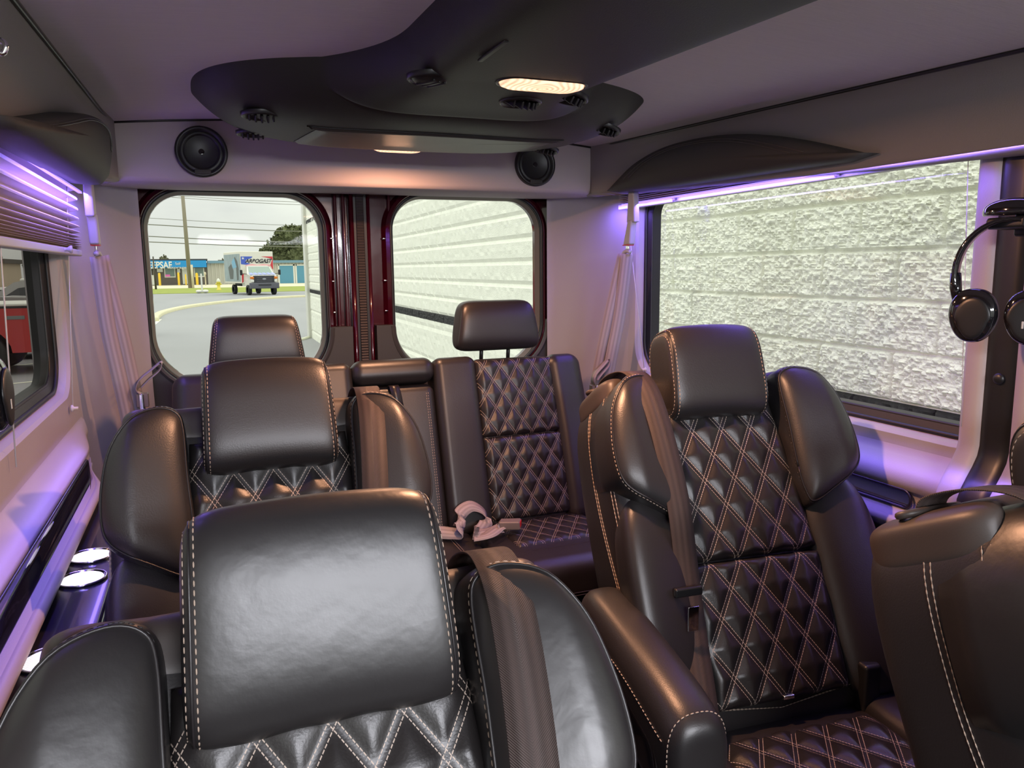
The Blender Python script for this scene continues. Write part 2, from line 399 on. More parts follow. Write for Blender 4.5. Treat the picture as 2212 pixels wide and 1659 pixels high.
# floor, ceiling
struct(MB().add(*box(-.45, 1.51, -1.3, 2.86, -.06, 0)), 'floor', CARPET)
mb = MB(); secs = []
for y in np.linspace(-1.3, 2.80, 30):
    secs.append([(XC+.735*u, y, zedge(y)+.035*(1-u*u)) for u in np.linspace(-1, 1, 25)])
mb.add(*loft(secs)); mb.add(*box(-.45, 1.51, -1.3, 2.95, 1.86, 1.92))
struct(mb, 'ceiling', CEIL, True)
WIN = {-1: (.55, 2.30, 1.035, 1.60), 1: (.99, 2.355, .978, 1.60)}
for s, nm in ((-1, 'wall_left'), (1, 'wall_right')):
    y0, y1, z0, z1 = WIN[s]; place = lambda a, b, d, s=s: (wx(s, d), a, b)
    hole = rrect(y0, y1, z0, z1, .06, 10, .11); hin = rrect(y0+.012, y1-.012, z0+.012, z1-.012, .06, 10, .10)
    mb = MB()
    YA = .30 if s < 0 else .90
    mb.add(*holed((YA, 2.42, .955, 1.66), hole, 0, place))
    rnd = rrect(y0+.006, y1-.006, z0+.006, z1-.006, .06, 10, .108)
    mb.add(*loopwall(hole, 0, rnd, -.008, place)); mb.add(*loopwall(rnd, -.008, hin, -.03, place)); mb.add(*loopwall(hin, -.03, hin, -.065, place))
    # lower bulging panel with the recess, ledge and step down
    prof = [(0, .955), (.003, .948), (.016, .940), (.034, .925), (.044, .912), (.046, .902), (.034, .898) if s < 0 else (.0475, .876), (.034, .822) if s < 0 else (.036, .873), (.046, .816) if s < 0 else (.036, .838), (.0475, .833), (.050, .812), (.054, .816), (.061, .816), (.067, .809), (.068, .800), (.064, .792), (.056, .788), (.050, .780), (.050, .02)]
    secs = []
    for y in list(np.linspace(-.9, 2.12, 22))+[2.16, 2.20, 2.24, 2.28, 2.32, 2.36, 2.40, 2.42]:
        k = 0 if y < 2.12 else (y-2.12)/.30; k = k*k*(3-2*k); sec = []
        for d, z in prof: sec.append((wx(s, d*(1-.8*k)), y, z))
        secs.append(sec)
    mb.add(*loft(secs))
    if s > 0:   # solid wall ahead of the sliding-door window
        mb.add(*box(wx(s, 0), wx(s, -.07), .35, .90, .955, 1.66))
    # rear quarter (D pillar) curving in towards the back doors
    secs = []
    for y, d in ((2.40, 0), (2.46, .006), (2.52, .022), (2.58, .048), (2.64, .080), (2.69, .112), (2.72, .135), (2.735, .150), (2.74, .165)):
        secs.append([(wx(s, d+(.02*max(0, .95-z))), y, z) for z in np.linspace(.02, 1.70, 24)])
    mb.add(*loft(secs))
    # outer skin so nothing shines through
    mb.add(*box(wx(s, -.07), wx(s, -.10), -.3, 2.86, -.06, .98)); mb.add(*box(wx(s, -.07), wx(s, -.10), -1.3, 2.86, 1.63, 1.92))
    mb.add(*box(wx(s, -.07), wx(s, -.10), 2.38, 2.86, .98, 1.63)); mb.add(*box(wx(s, -.07), wx(s, -.10), .35 if s > 0 else .1, y0-.02, .98, 1.63))
    mb.add(*box(wx(s, 0), wx(s, -.10), -1.3, -.3, -.06, .75))
    o = struct(mb, nm, WALLV, True)
    # window: black frame, pane
    wn = 'window_1' if s < 0 else 'window_2'
    fo = rrect(y0+.010, y1-.010, z0+.010, z1-.010, .06, 10, .10); fi = rrect(y0+.038, y1-.038, z0+.040, z1-.030, .05, 10, .08)
    mb = MB(); mb.add(*loopwall(fo, -.028, fo, -.07, place)); mb.add(*loopwall(fo, -.028, fi, -.040, place)); mb.add(*loopwall(fi, -.040, fi, -.075, place))
    mb.add(*tube([place(a, b, -.030) for a, b in rrect(y0+.016, y1-.016, z0+.016, z1-.016, .06, 10, .10)], .006, 8, True))
    mb.add(*tube([place(a, b, -.043) for a, b in rrect(y0+.034, y1-.034, z0+.036, z1-.028, .055, 10, .085)], .005, 8, True))
    fr = struct(mb, wn, RUBBER, True)
    mb = MB(); N = len(fi); mb.v = [place(a, b, -.060) for a, b in fi]; mb.n = N; mb.f = [tuple(range(N))]; mb.m = [0]
    mb.build('pane', TINT if s < 0 else GLASS, fr, False)
    # cove between ceiling and window: vinyl shell with a rolled lower lip
    pr = [(.125, 0, 1), (.118, -.002, 1), (.112, -.03, 1), (.098, -.07, 1), (.080, -.115, 1), (.066, -.145, 1), (.056, -.158, 1), (.042, -.163, 1), (.026, -.158, 1), (.015, -.14, 1), (.0, -.10, 1)]
    secs = []
    for y in list(np.linspace(-.9, 2.30, 30))+[2.36, 2.42, 2.48, 2.54, 2.58, 2.60]:
        e = 0 if y < 2.38 else (y-2.38)/.2205; sec = []
        for d, dz, _ in pr:
            k = 1-.0*e; bu = max(0, min(1, (y-2.20)/.22)); bu = bu*bu*(3-2*bu); dd = d+(.132-d)*bu*(1 if dz > -.162 else .3); dd = dd*math.sqrt(max(0, 1-e**3)) if e else dd
            sec.append((wx(s, dd+.01), y, zedge(y)+dz*(1+.12*e*0)))
        secs.append(sec)
    t = struct(MB().add(*loft(secs)), 'trim_1' if s < 0 else 'trim_2', COVE, True)
    MB().add(*tube([(wx(s, .131), y, zedge(y)-.003) for y in np.linspace(-.9, 2.42, 30)], .004, 6)).build('cove_seam', PIPING, t)
# cab around the camera: nose, dash and front corner posts (windscreen stays open to the daylight)
struct(MB().add(*box(-.44, 1.50, -1.36, -1.30, -.06, .95)).add(*box(-.44, -.36, -1.36, -1.28, .95, 1.9)).add(*box(1.42, 1.50, -1.36, -1.28, .95, 1.9)), 'wall_front', PLASTIC)
# B pillar on the right: pale edge, dark strip, pale edge
pr = [(1.085, -.03), (1.075, .010), (1.060, .022), (1.035, .026), (1.022, .024), (1.018, .016)]
mb = MB()
def zp(z): k = max(0, min(1, (1.0-z)/.11)); return .052*k*k*(3-2*k)
zs = np.linspace(.62, 1.60, 50)
mb.add(*loft([[(wx(1, d+zp(z)), y, z) for y, d in pr] for z in zs]))
mb.add(*loft([[(wx(1, d+zp(z)), y, z) for y, d in [(.962, .016), (.955, .030), (.935, .034), (.90, .034), (.86, .02), (.84, 0)]] for z in zs]))
struct(mb, 'trim_3', WALLV, True)
mb = MB(); mb.add(*loft([[(wx(1, d+zp(z)), y, z) for y, d in [(1.024, .015), (1.020, .022), (1.0, .024), (.98, .024), (.962, .022), (.956, .012)]] for z in zs]))
mb2 = MB().add(*blob((wx(1, .026), .990, 1.135), (.006, .011, .011), 2, 2))
t4 = struct(mb, 'trim_4', PLASTIC, True); mb2.build('plug', PLASTIC, t4)

# rear header panel
mb = MB(); secs = []
for x in np.linspace(-.262, 1.322, 30):
    u = (x-.53)/.735; sec = []
    for dy, z in ((.0, 1.80), (.0, 1.75), (-.002, 1.70), (-.002, 1.65), (.0, 1.615), (.008, 1.603), (.02, 1.600), (.12, 1.602), (.36, 1.612)):
        sec.append((x, 2.42+dy+.01*u*u, z))
    secs.append(sec)
mb.add(*loft(secs)); mb.add(*box(-.21, 1.27, 2.44, 2.84, 1.63, 1.80))
hd = struct(mb, 'trim_5', HEADERC, True)
MB().add(*tube([(x, 2.418+.01*((x-.53)/.735)**2, zedge(2.42)+.035*(1-((x-.53)/.735)**2)-.002) for x in np.linspace(-.20, 1.26, 24)], .0035, 6)).build('header_seam', PIPING, hd)
# lintel and sill beyond the doors
struct(MB().add(*box(-.44, 1.50, 2.80, 2.86, 1.64, 1.92)).add(*box(-.44, -.27, 2.74, 2.86, -.06, 1.7)).add(*box(1.33, 1.50, 2.74, 2.86, -.06, 1.7)), 'wall_back', PLASTIC)

# rear doors
YD = 2.80
pl = lambda a, b, d: (a, YD+d, b)
def rear_door(n, x0, x1, hx0, hx1, hz0, hz1, hinge):
    hole = rrect(hx0, hx1, hz0, hz1, .115, 14, .165)
    def grow(g): return rrect(hx0-g, hx1+g, hz0-g, hz1+g, .115+g, 14, .165+g)
    mb = MB(); e = grow(.022); e2 = grow(.034)
    mb.add(*loopwall(grow(.012), -.004, e, -.018, pl)); mb.add(*loopwall(e, -.018, e2, -.010, pl)); g3 = grow(.046)
    mb.add(*loopwall(e2, -.010, g3, .014, pl)); mb.add(*holed((x0, x1, .30, 1.655), g3, .014, pl)); mb.add(*loopwall(grow(.012), -.004, hole, .03, pl))
    mb.add(*loopwall(hole, .03, hole, .05, pl))
    # flanges along both upright edges and pressed ribs
    for xa, xb in ((x0, x0+.012), (x1-.012, x1)): mb.add(*box(xa, xb, YD-.035, YD+.03, .30, 1.655))
    mb.add(*box(x0, x1, YD-.022, YD+.03, 1.64, 1.655))
    inner = x1 if hinge == 'l' else x0; sg = -1 if hinge == 'l' else 1
    for k, (o, hgt) in enumerate(((.030, .014), (.058, .008)) if hinge == 'l' else ((.088, .006),)):
        mb.add(*rbox((inner+sg*o, YD+.012, 1.0), (.006, hgt+.012, .66), .005))
    d = struct(mb, 'door_%d' % n, MAROON, True)
    # pressings, slots and clips on the frame
    k = MB()
    for fx in np.linspace(x0+.10, x1-.10, 5): k.add(*blob((fx, YD-.004, 1.638), (.030, .010, .006), 6, n=6))
    k.build('pressing', MAROON, d)
    k = MB()
    for zz in (.86, 1.02, 1.20, 1.31, 1.46):
        for fx in (hx0-.040, hx1+.040): k.add(*blob((fx, YD-.004, zz), (.006, .005, .003), 4, n=6))
    k.build('clip', CHROME, d)
    k = MB(); k.add(*blob((inner+sg*.065, YD-.012, 1.628), (.022, .014, .010), 5, n=8)); k.build('latch', PLASTIC, d)
    MB().add(*tube([pl(a, b, -.006) for a, b in grow(.015)], .0075, 8, True)).build('gasket', RUBBER, d)
    MB().add(*loopwall(grow(.008), .0, hole, .028, pl)).build('inner_edge', BRONZE, d)
    mb = MB(); mb.v = [pl(a, b, .035) for a, b in hole]; mb.n = len(hole); mb.f = [tuple(range(len(hole)))]; mb.m = [0]
    mb.build('pane', GLASS, d, False)
    # moulded trim that hugs the lower half of the window
    g = grow(.024); low = [p for p in g if p[1] < 1.15]; low.sort(key=lambda p: math.atan2(p[1]-1.30, p[0]-(hx0+hx1)/2))
    zt = 1.15; out = [(x0+.020, .45), (x1-.020, .45), (x1-.020, zt), (hx1+.024, zt)]+[(a, b) for a, b in low[::-1]]+[(hx0-.024, zt), (x0+.020, zt)]
    mb = MB(); mb.add(*prism(out, YD-.045, YD-.002, 'y'))
    # rounded lip following the window edge
    lip = [(hx0-.026, zt-.002)]+[(a, b) for a, b in low]+[(hx1+.026, zt-.002)]
    mb.add(*tube([(a, YD-.040, b) for a, b in lip], .010, 8))
    mb.build('door_trim', DOORTRIM, d, False)
    return d
rear_door(1, -.265, .503, -.160, .388, .975, 1.600, 'l')
rear_door(2, .549, 1.325, .655, 1.222, .975, 1.605, 'r')
mb = MB(); secs = []
for z in np.linspace(.40, 1.64, 260):
    o = .003 if int(z*1000/4.77) % 2 else 0
    secs.append([(.510, YD-.030, z), (.512, YD-.042-o, z), (.536, YD-.042-o, z), (.540, YD-.030, z)])
mb.add(*loft(secs)); o = struct(mb, 'trim_6', RUBBERRIB, False)
mb = MB(); mb.add(*box(.503, .511, YD-.036, YD, .40, 1.64)).add(*box(.539, .548, YD-.036, YD, .40, 1.64)).add(*box(.50, .55, YD-.02, YD+.03, .40, 1.655)); mb.build('seal_edge', RUBBER, o, False)

# leather valances on the coves
for s, Y0, Y1, ZB, ZT, lab in ((-1, 1.27, 2.39, 1.548, .150, 'dark padded leather valance over the left window, above the lowered pleated blind'),
                      (1, 1.285, 2.395, 1.572, .118, 'dark padded leather valance arching over the right window above the raised blind')):
    prof_ = [(1.20, 0), (1.34, .022), (1.50, .052), (1.70, .090), (1.88, .110), (2.04, .114), (2.15, .098), (2.22, .065), (2.262, .020)] if s < 0 else [(1.245, 0), (1.33, .026), (1.46, .062), (1.60, .090), (1.76, .103), (1.95, .100), (2.12, .074), (2.24, .038), (2.335, .004)]
    n = 40; ys_ = np.linspace(prof_[0][0], prof_[-1][0], n+1); Y0, Y1 = ys_[0], ys_[-1]
    sp_ = smoothpts([(a, b, 0) for a, b in prof_], 8); zb_ = lambda y: ZB+.022*(y-1.3)
    out = [(y, zb_(y)+max(.006, float(np.interp(y, [p[0] for p in sp_], [p[1] for p in sp_])))) for y in ys_]
    out += [(y, zb_(y)-.004) for y in np.linspace(Y1, Y0, 16)[1:-1]]
    def pv(a, b, h, s=s): return (wx(s, .108+.30*(b-1.56)+h), a, b)
    t = thing('leather_valance', lab, 'valance', (wx(s, .06), (Y0+Y1)/2, ZB))
    inv = lambda f: (lambda a, b, h: tuple(np.array(f(a, b, h))-np.array(t.location)))
    L = MB().add(*pillow(out, .034, inv(pv), 2.8, 1.6)); L.build('padding', VALM, t)
    st = MB()
    for sc_ in (.80, .72):
        CY = sum(a for a, b in out)/len(out); CZ = sum(b for a, b in out)/len(out)
        st_pts = [inv(pv)(CY+(a-CY)*sc_, CZ+(b-CZ)*sc_, .034*(1-max(.0, sc_)**2.8)**(1/2.8)+.0008) for a, b in out[2:39]]
        st.add(*tube(st_pts, .0011, 5))
    st.build('piping', PIPING if s < 0 else CAPTRIM, t)

# ---- blinds
def blind(s, Y0, Y1, zs, lab):
    zt = max(zs); t = thing('pleated_blind', lab, 'blind', (wx(s, .02), (Y0+Y1)/2, zs[-1])); L = np.array(t.location)
    secs = []
    for i, z in enumerate(zs):
        secs.append([(wx(s, .034)-L[0], y-L[1], z-L[2]) for y in np.linspace(Y0, Y1, 12)])
        if i < len(zs)-1:
            p_ = z-zs[i+1]
            for dd, kk in ((.037, .16), (.036, .30), (.012, .52), (.014, .72)): secs.append([(wx(s, dd)-L[0], y-L[1], z-p_*kk-L[2]) for y in np.linspace(Y0, Y1, 12)])
    MB().add(*loft(secs)).build('pleats', BLIND, t, False)
    MB().add(*rbox((wx(s, .022)-L[0], 0, -.010), (.014, (Y1-Y0)/2+.005, .009), .004)).build('bottom_rail', RAIL, t)
    return t
zs = list(1.60-np.cumsum([0, .022, .026, .028, .026, .022, .016, .012, .009, .007, .006, .005, .004, .004]))
b1 = blind(-1, .5, 2.415, zs, 'beige pleated blind half lowered over the left side window, lit purple')
L = np.array(b1.location)
MB().add(*lathe(np.array((wx(-1, .038), 2.13, zs[-1]-.008))-L, [(0, -.016), (.008, -.014), (.008, -.006), (.0045, -.002), (.0045, .004), (.009, .010), (.009, .014)], 'x', 16)).build('knob', LILAC, b1)
mb = MB()
for yy in (1.55, 2.312):
    mb.add(*tube([np.array((wx(-1, .030), yy, 1.60))-L, np.array((wx(-1, .010 if yy > 2 else .012), yy-(.105 if yy > 2 else 0), 1.012))-L], .0014, 5)); mb.build('guide_cord', WHITECORD, b1); mb = MB()
mb.add(*lathe(np.array((wx(-1, .004), 2.205, 1.008))-L, [(0, 0), (.009, .002), (.009, .006), (.004, .009), (.004, .018)], 'x', 12))
mb.build('cord_clip', WHITECORD, b1)
zs = list(1.603-np.cumsum([0]+[.0062]*6))
b2 = blind(1, 1.06, 2.415, zs, 'pleated blind fully raised above the right side window, glowing purple')
L = np.array(b2.location); mb = MB()
for yy in (2.06, 1.40): MB().add(*lathe(np.array((wx(1, .036), yy, zs[-1]-.012))-L, [(0, .014), (.007, .012), (.007, .006), (.004, .002), (.004, -.004), (.008, -.010)], 'x', 16)).build('knob', GREYP, b2)
mb = MB(); mb.add(*tube([np.array((wx(1, .03), 2.365, 1.53))-L, np.array((wx(1, .012), 2.27, 1.005))-L], .0014, 5)); mb.build('guide_cord', WHITECORD, b2); mb = MB(); mb.add(*tube([np.array((wx(1, .022), 1.092, 1.57))-L, np.array((wx(1, .022), 1.062, 1.03))-L], .0008, 5)); mb.build('guide_cord', WHITECORD, b2); mb = MB()
mb.add(*lathe(np.array((wx(1, .004), 2.27, 1.0))-L, [(0, 0), (.008, -.002), (.008, -.006), (.004, -.009), (.004, -.016)], 'x', 12))
mb.build('cord_clip', WHITECORD, b2)
# glowing LED strips tucked behind the valances
for s, lab in ((-1, 'purple LED strip tucked above the left window blind'), (1, 'purple LED strip tucked above the right window blind')):
    tag(MB().add(*box(*sorted((wx(s, .048), wx(s, .056))), .5 if s < 0 else 1.08, 2.36, 1.557+.0, 1.562)).build('led_strip', LED, None, False), lab, 'light strip')

# ---- side consoles (dark counter with lit cup holders)
def console(s, lab):
    x0, x1 = sorted((wx(s, .055), wx(s, .142 if s < 0 else .105))); t = thing('side_console', lab, 'console', ((x0+x1)/2, 1.2, 0)); L = np.array(t.location)
    MB().add(*rbox(((x0+x1)/2-L[0], .85-1.2, .385), ((x1-x0)/2, 1.45, .385), .01)).build('console_body', PLASTIC, t)
    MB().add(*rbox(((x0+x1)/2-L[0], .85-1.2, .772), ((x1-x0)/2+.003, 1.45, .008), .005)).build('counter_top', mat('satin_plum_black' if s < 0 else 'satin_plum_black_2', (.020, .017, .030), .22, coat=.5), t)
    for y in ((1.25, 1.575, 1.70) if s < 0 else (1.80, 1.925)):
        c = (wx(s, .092)-L[0], y-L[1], .7795)
        if s > 0: continue
        r = MB().add(*lathe(c, [(.034, .001), (.042, .001), (.0435, .004), (.042, .006), (.039, .005), (.036, .001)], 'z', 36)).build('cup_holder', CHROME, t)
        MB().add(*disc((c[0], c[1], c[2]), .0365, 36, 'z', .003)).build('lit_ring', WHITELAMP, r)
    return t
console(-1, 'glossy dark side console along the left wall with round white-lit cup holders')
console(1, 'narrow dark side console along the right wall beside the captain chairs')
# glossy black inlay strips in the side panels
for s, y0, y1, lab in ((-1, .1, 2.10, 'long gloss black trim strip inlaid in the left side panel'), (1, 1.15, 2.10, 'gloss black rounded trim strip inlaid in the right side panel')):
    t = thing('inlay_strip', lab, 'trim strip', (wx(s, .040), (y0+y1)/2, .86)); L = np.array(t.location)
    mb = MB().add(*prism([(a-L[1], b-L[2]) for a, b in rrect(y0, y1, .825 if s < 0 else .839, .895 if s < 0 else .872, .026 if s < 0 else .016, 8)], -.006, .006, 'x')); mb.build('gloss_insert', GLOSS, t)
    mb = MB().add(*tube([(-s*.006, a-L[1], b-L[2]) for a, b in rrect(y0-.004, y1+.004, .822 if s < 0 else .836, .898 if s < 0 else .875, .028 if s < 0 else .018, 6)], .003, 6, True)); mb.build('surround', PIPING, t)
# ================================================================ OVERHEAD CONSOLE, SPEAKERS
OHL = (.53, 1.2, 1.66)
def oh_base(x, y): return zedge(y)+.032*(1-((x-.53)/.735)**2)
def oh_depth(x, y):
    """how far the moulding hangs below the ceiling (negative outside its outline)"""
    X, Y = np.asarray(x, float)-.53, np.asarray(y, float)
    dy = (Y-1.94)/np.where(Y < 1.94, .385, .385); nn = np.where(Y < 1.94, 3.4, 2.5)
    t = (np.abs(X/.528)**nn+np.abs(dy)**nn)**(1/nn); b = .100*(1-np.minimum(t, 1.25)**6.5)+.006*np.clip(1-t, 0, 1)
    f = np.clip((Y-1.30)/.30, 0, 1); hw = .188+.13*f**2.2; u = np.abs(X)/hw
    sp = (.078+.010*f)*(1-np.minimum(u, 1.35)**(9-4.5*f))-.5*np.clip(Y-1.60, 0, 1)
    k = .034; m = np.maximum(b, sp); return m+k*np.log(np.exp((b-m)/k)+np.exp((sp-m)/k))-k*.5*np.exp(-np.abs(b-sp)/k)
def under(x, y): return float(oh_base(x, y)-oh_depth(x, y))
t = thing('overhead_console', 'dark T-shaped overhead console with round air vents and two lit dome lamps', 'ceiling console', OHL); L0 = np.array(OHL)
ys_ = np.r_[np.linspace(-.9, 1.0, 24)[:-1], np.arange(1.0, 2.36, .007)]; xs0 = np.arange(-.05, 1.111, .0075)
XX, YY = np.meshgrid(xs0, ys_); DD = oh_depth(XX, YY); ZZ = oh_base(XX, YY)-DD
V = np.stack([XX-L0[0], YY-L0[1], ZZ-L0[2]], -1).reshape(-1, 3); nx_ = len(xs0); F = []
keep = (DD > -.02)
for j in range(len(ys_)-1):
    for i in range(nx_-1):
        if keep[j, i] or keep[j, i+1] or keep[j+1, i] or keep[j+1, i+1]: F.append((j*nx_+i, j*nx_+i+1, (j+1)*nx_+i+1, (j+1)*nx_+i))
used = sorted({k for f in F for k in f}); mp_ = {k: i for i, k in enumerate(used)}
MB().add([V[k] for k in used], [tuple(mp_[k] for k in f) for f in F]).build('console_shell', CONSOLE, t)
def spine_z(y): return under(.45, y)
# filter panel in the bulb
pan = [(.235, 2.03), (.255, 1.80), (.275, 1.775), (.80, 1.775), (.825, 1.80), (.82, 1.95), (.80, 2.03), (.70, 2.10), (.53, 2.13), (.36, 2.115), (.25, 2.07)]
pan = [tuple(p[:2]) for p in smoothpts([(a, b, 0) for a, b in pan], 5, True)]
V = []; F = []; n = len(pan); rr = [1, .97, .9, .7, .45, .2]
for i, k_ in enumerate(rr):
    for a, b in pan:
        x = .53+(a-.53)*k_; y = 1.94+(b-1.94)*k_; V.append((x-L0[0], y-L0[1], under(x, y)-(.0 if i == 0 else .006)-L0[2]))
V.append((0, 1.94-L0[1], under(.53, 1.94)-.006-L0[2]))
for i in range(len(rr)-1):
    for k in range(n): F.append((i*n+k, i*n+(k+1) % n, (i+1)*n+(k+1) % n, (i+1)*n+k))
for k in range(n): F.append(((len(rr)-1)*n+k, (len(rr)-1)*n+(k+1) % n, len(V)-1))
fp = MB().add(V, F).build('filter_panel', mat('brushed_charcoal_panel', (.040, .037, .035), .42, bump=.5, bscale=60, stretch=(1, 14, 1), bdist=.0008), t)
MB().add(*tube([(x-L0[0], y-L0[1], under(x, y)-.001-L0[2]) for x, y in pan], .0014, 5, True)).build('panel_gap', RUBBER, fp)
MB().add(*rbox((.405-L0[0], 1.085-L0[1], spine_z(1.08)-L0[2]), (.004, .055, .002), .0015)).build('slot', RUBBER, t)
def vent(x, y, r, tilt, opened, nx=0, ny=0):
    z = under(x, y); T = Matrix.Translation((x-L0[0], y-L0[1], z-L0[2]+.001)) @ Matrix.Rotation(nx, 4, 'Y') @ Matrix.Rotation(ny, 4, 'X') @ Matrix.Rotation(tilt, 4, 'Z')
    f = lambda a, b, c: tuple(T @ Vector((a, b, c)))
    v = MB().add(*lathe((0, 0, 0), [(r*1.18, .004), (r*1.16, -.003), (r*1.08, -.006), (r*1.0, -.004), (r*.96, .001)], 'z', 36)).map(f).build('air_vent', PLASTIC, t)
    m = MB()
    if opened:
        T2 = Matrix.Rotation(math.radians(28), 4, 'X')
        for k in range(-2, 3):
            hw = r*.9*math.sqrt(max(.05, 1-(k/2.6)**2)); V_, F_ = rbox((k*r*.34, 0, 0), (.0022, hw, .008), .002); m.add([tuple(T2 @ Vector(p)) for p in V_], F_)
    else:
        m.add(*lathe((0, 0, 0), [(r*.95, -.002), (r*.8, -.007), (r*.5, -.010), (0.001, -.011)], 'z', 30))
        for k in (-1, 0, 1): m.add(*rbox((k*r*.36, 0, -.009), (.0022, r*.62, .003), .002))
    m.map(f).build('louvre', PLASTIC, v)
vent(.385, 1.335, .036, .5, False); vent(.590, 1.430, .036, .2, True); vent(.680, 1.400, .032, .3, True, .2)
vent(.135, 1.76, .036, 0, True); vent(.135, 2.05, .034, 0, True); vent(.93, 1.72, .034, 0, True, .25); vent(.90, 2.01, .034, 0, True, .2)
def lens(x, y, a, b, r, lab):
    z = under(x, y); o = [(px_, py_) for px_, py_ in rrect(-a, a, -b, b, r, 8)]
    pf = lambda u, v, h: (x-L0[0]+u, y-L0[1]+v, z-L0[2]+.001-h)
    MB().add(*tube([pf(u*1.04, v*1.06, .001) for u, v in o], .003, 6, True)).build('lamp_rim', PLASTIC, t)
    ob = MB().add([pf(u*s_, v*s_, h) for s_, h in ((1, 0), (.97, .006), (.85, .009), (.5, .010)) for u, v in o]+[pf(0, 0, .010)], [(i*36+k, i*36+(k+1) % 36, (i+1)*36+(k+1) % 36, (i+1)*36+k) for i in range(3) for k in range(36)]+[(108+k, 108+(k+1) % 36, 144) for k in range(36)])
    ob.map(lambda a_, b_, c_: (a_-pf(0, 0, 0)[0], b_-pf(0, 0, 0)[1], c_-pf(0, 0, 0)[2]))
    q = ob.build('dome_lamp', LAMP, t); q.location = pf(0, 0, 0); return q
lens(.567, 1.275, .078, .032, .030, ''); lens(.535, 2.205, .070, .034, .031, '')

t = thing('added_fill_panel', 'long frosted fill-light panel added under the front cabin ceiling, unseen', 'lamp', (.53, -.80, 1.64))  # unseen glowing panel, added as a body for the fill light
MB().add(*rbox((0, 0, .012), (.58, .18, .014), .01)).build('fill_panel_frame', PLASTIC, t); MB().add(*rbox((0, 0, -.006), (.56, .16, .006), .005)).build('diffuser', WHITELAMP, t)
def speaker(x, z, lab):
    t = thing('round_speaker', lab, 'speaker', (x, 2.418, z))
    MB().add(*lathe((0, 0, 0), [(.070, .004), (.0705, -.012), (.068, -.016), (.062, -.016), (.058, -.012), (.050, -.006)], 'y', 48)).build('bezel', PLASTIC, t)
    MB().add(*lathe((0, 0, 0), [(.058, -.010), (.052, -.013), (.046, -.011), (.044, -.004), (.030, .008), (.019, .012)], 'y', 40)).build('cone', RUBBER, t)
    MB().add(*lathe((0, 0, 0), [(.019, .012), (.021, .004), (.019, -.002), (.015, -.004), (.008, -.006), (.0, -.007)], 'y', 32)).build('dust_cap', GLOSS, t)
    MB().add(*rbox((0, -.014, -.056), (.022, .003, .007), .002)).build('name_bar', CONSOLE, t)
speaker(.018, 1.684, 'round black speaker at the left end of the rear header panel')
speaker(1.046, 1.688, 'round black speaker at the right end of the rear header panel')

# ================================================================ CAPTAIN CHAIRS
def qpanel(fn, w0, w1, h, sc=1.0,  umax=None, name='quilted_panel', parent=None, shift=0.0, puff=.0075, v0=0.0, step=.0045):
    """diamond quilted pad: fn(u,v,h)->point; width goes w0 (bottom) to w1 (top)"""
    nu = int(2*max(w0, w1)/step); nv = int(h/step); V = []; U = []; F = []
    for j in range(nv+1):
        v = h*j/nv; w_ = w0+(w1-w0)*j/nv
        for i in range(nu+1):
            u = -w_+2*w_*i/nu; uu = u*sc/QW; vv = (v+v0)*sc/QH+shift; A = uu+vv; B = uu-vv
            d = min(abs((A+.5) % 1-.5), abs((B+.5) % 1-.5)); x = max(0, min(1, (d-.07)/.43))
            e = min(1, (w_-abs(u))/.022, v/.016, (h-v)/.016); e = max(0, e)
            hh = puff*(1-(1-x)**2.0)*e+.014*(1-(1-e)**2.2)**.5-.014
            V.append(fn(u, v, hh)); U.append((u*sc, (vv)*QH))
    for j in range(nv):
        for i in range(nu):
            a = j*(nu+1)+i; F.append((a, a+1, a+nu+2, a+nu+1))
    return MB().add(V, F, 0, U).build(name, QUILT, parent)
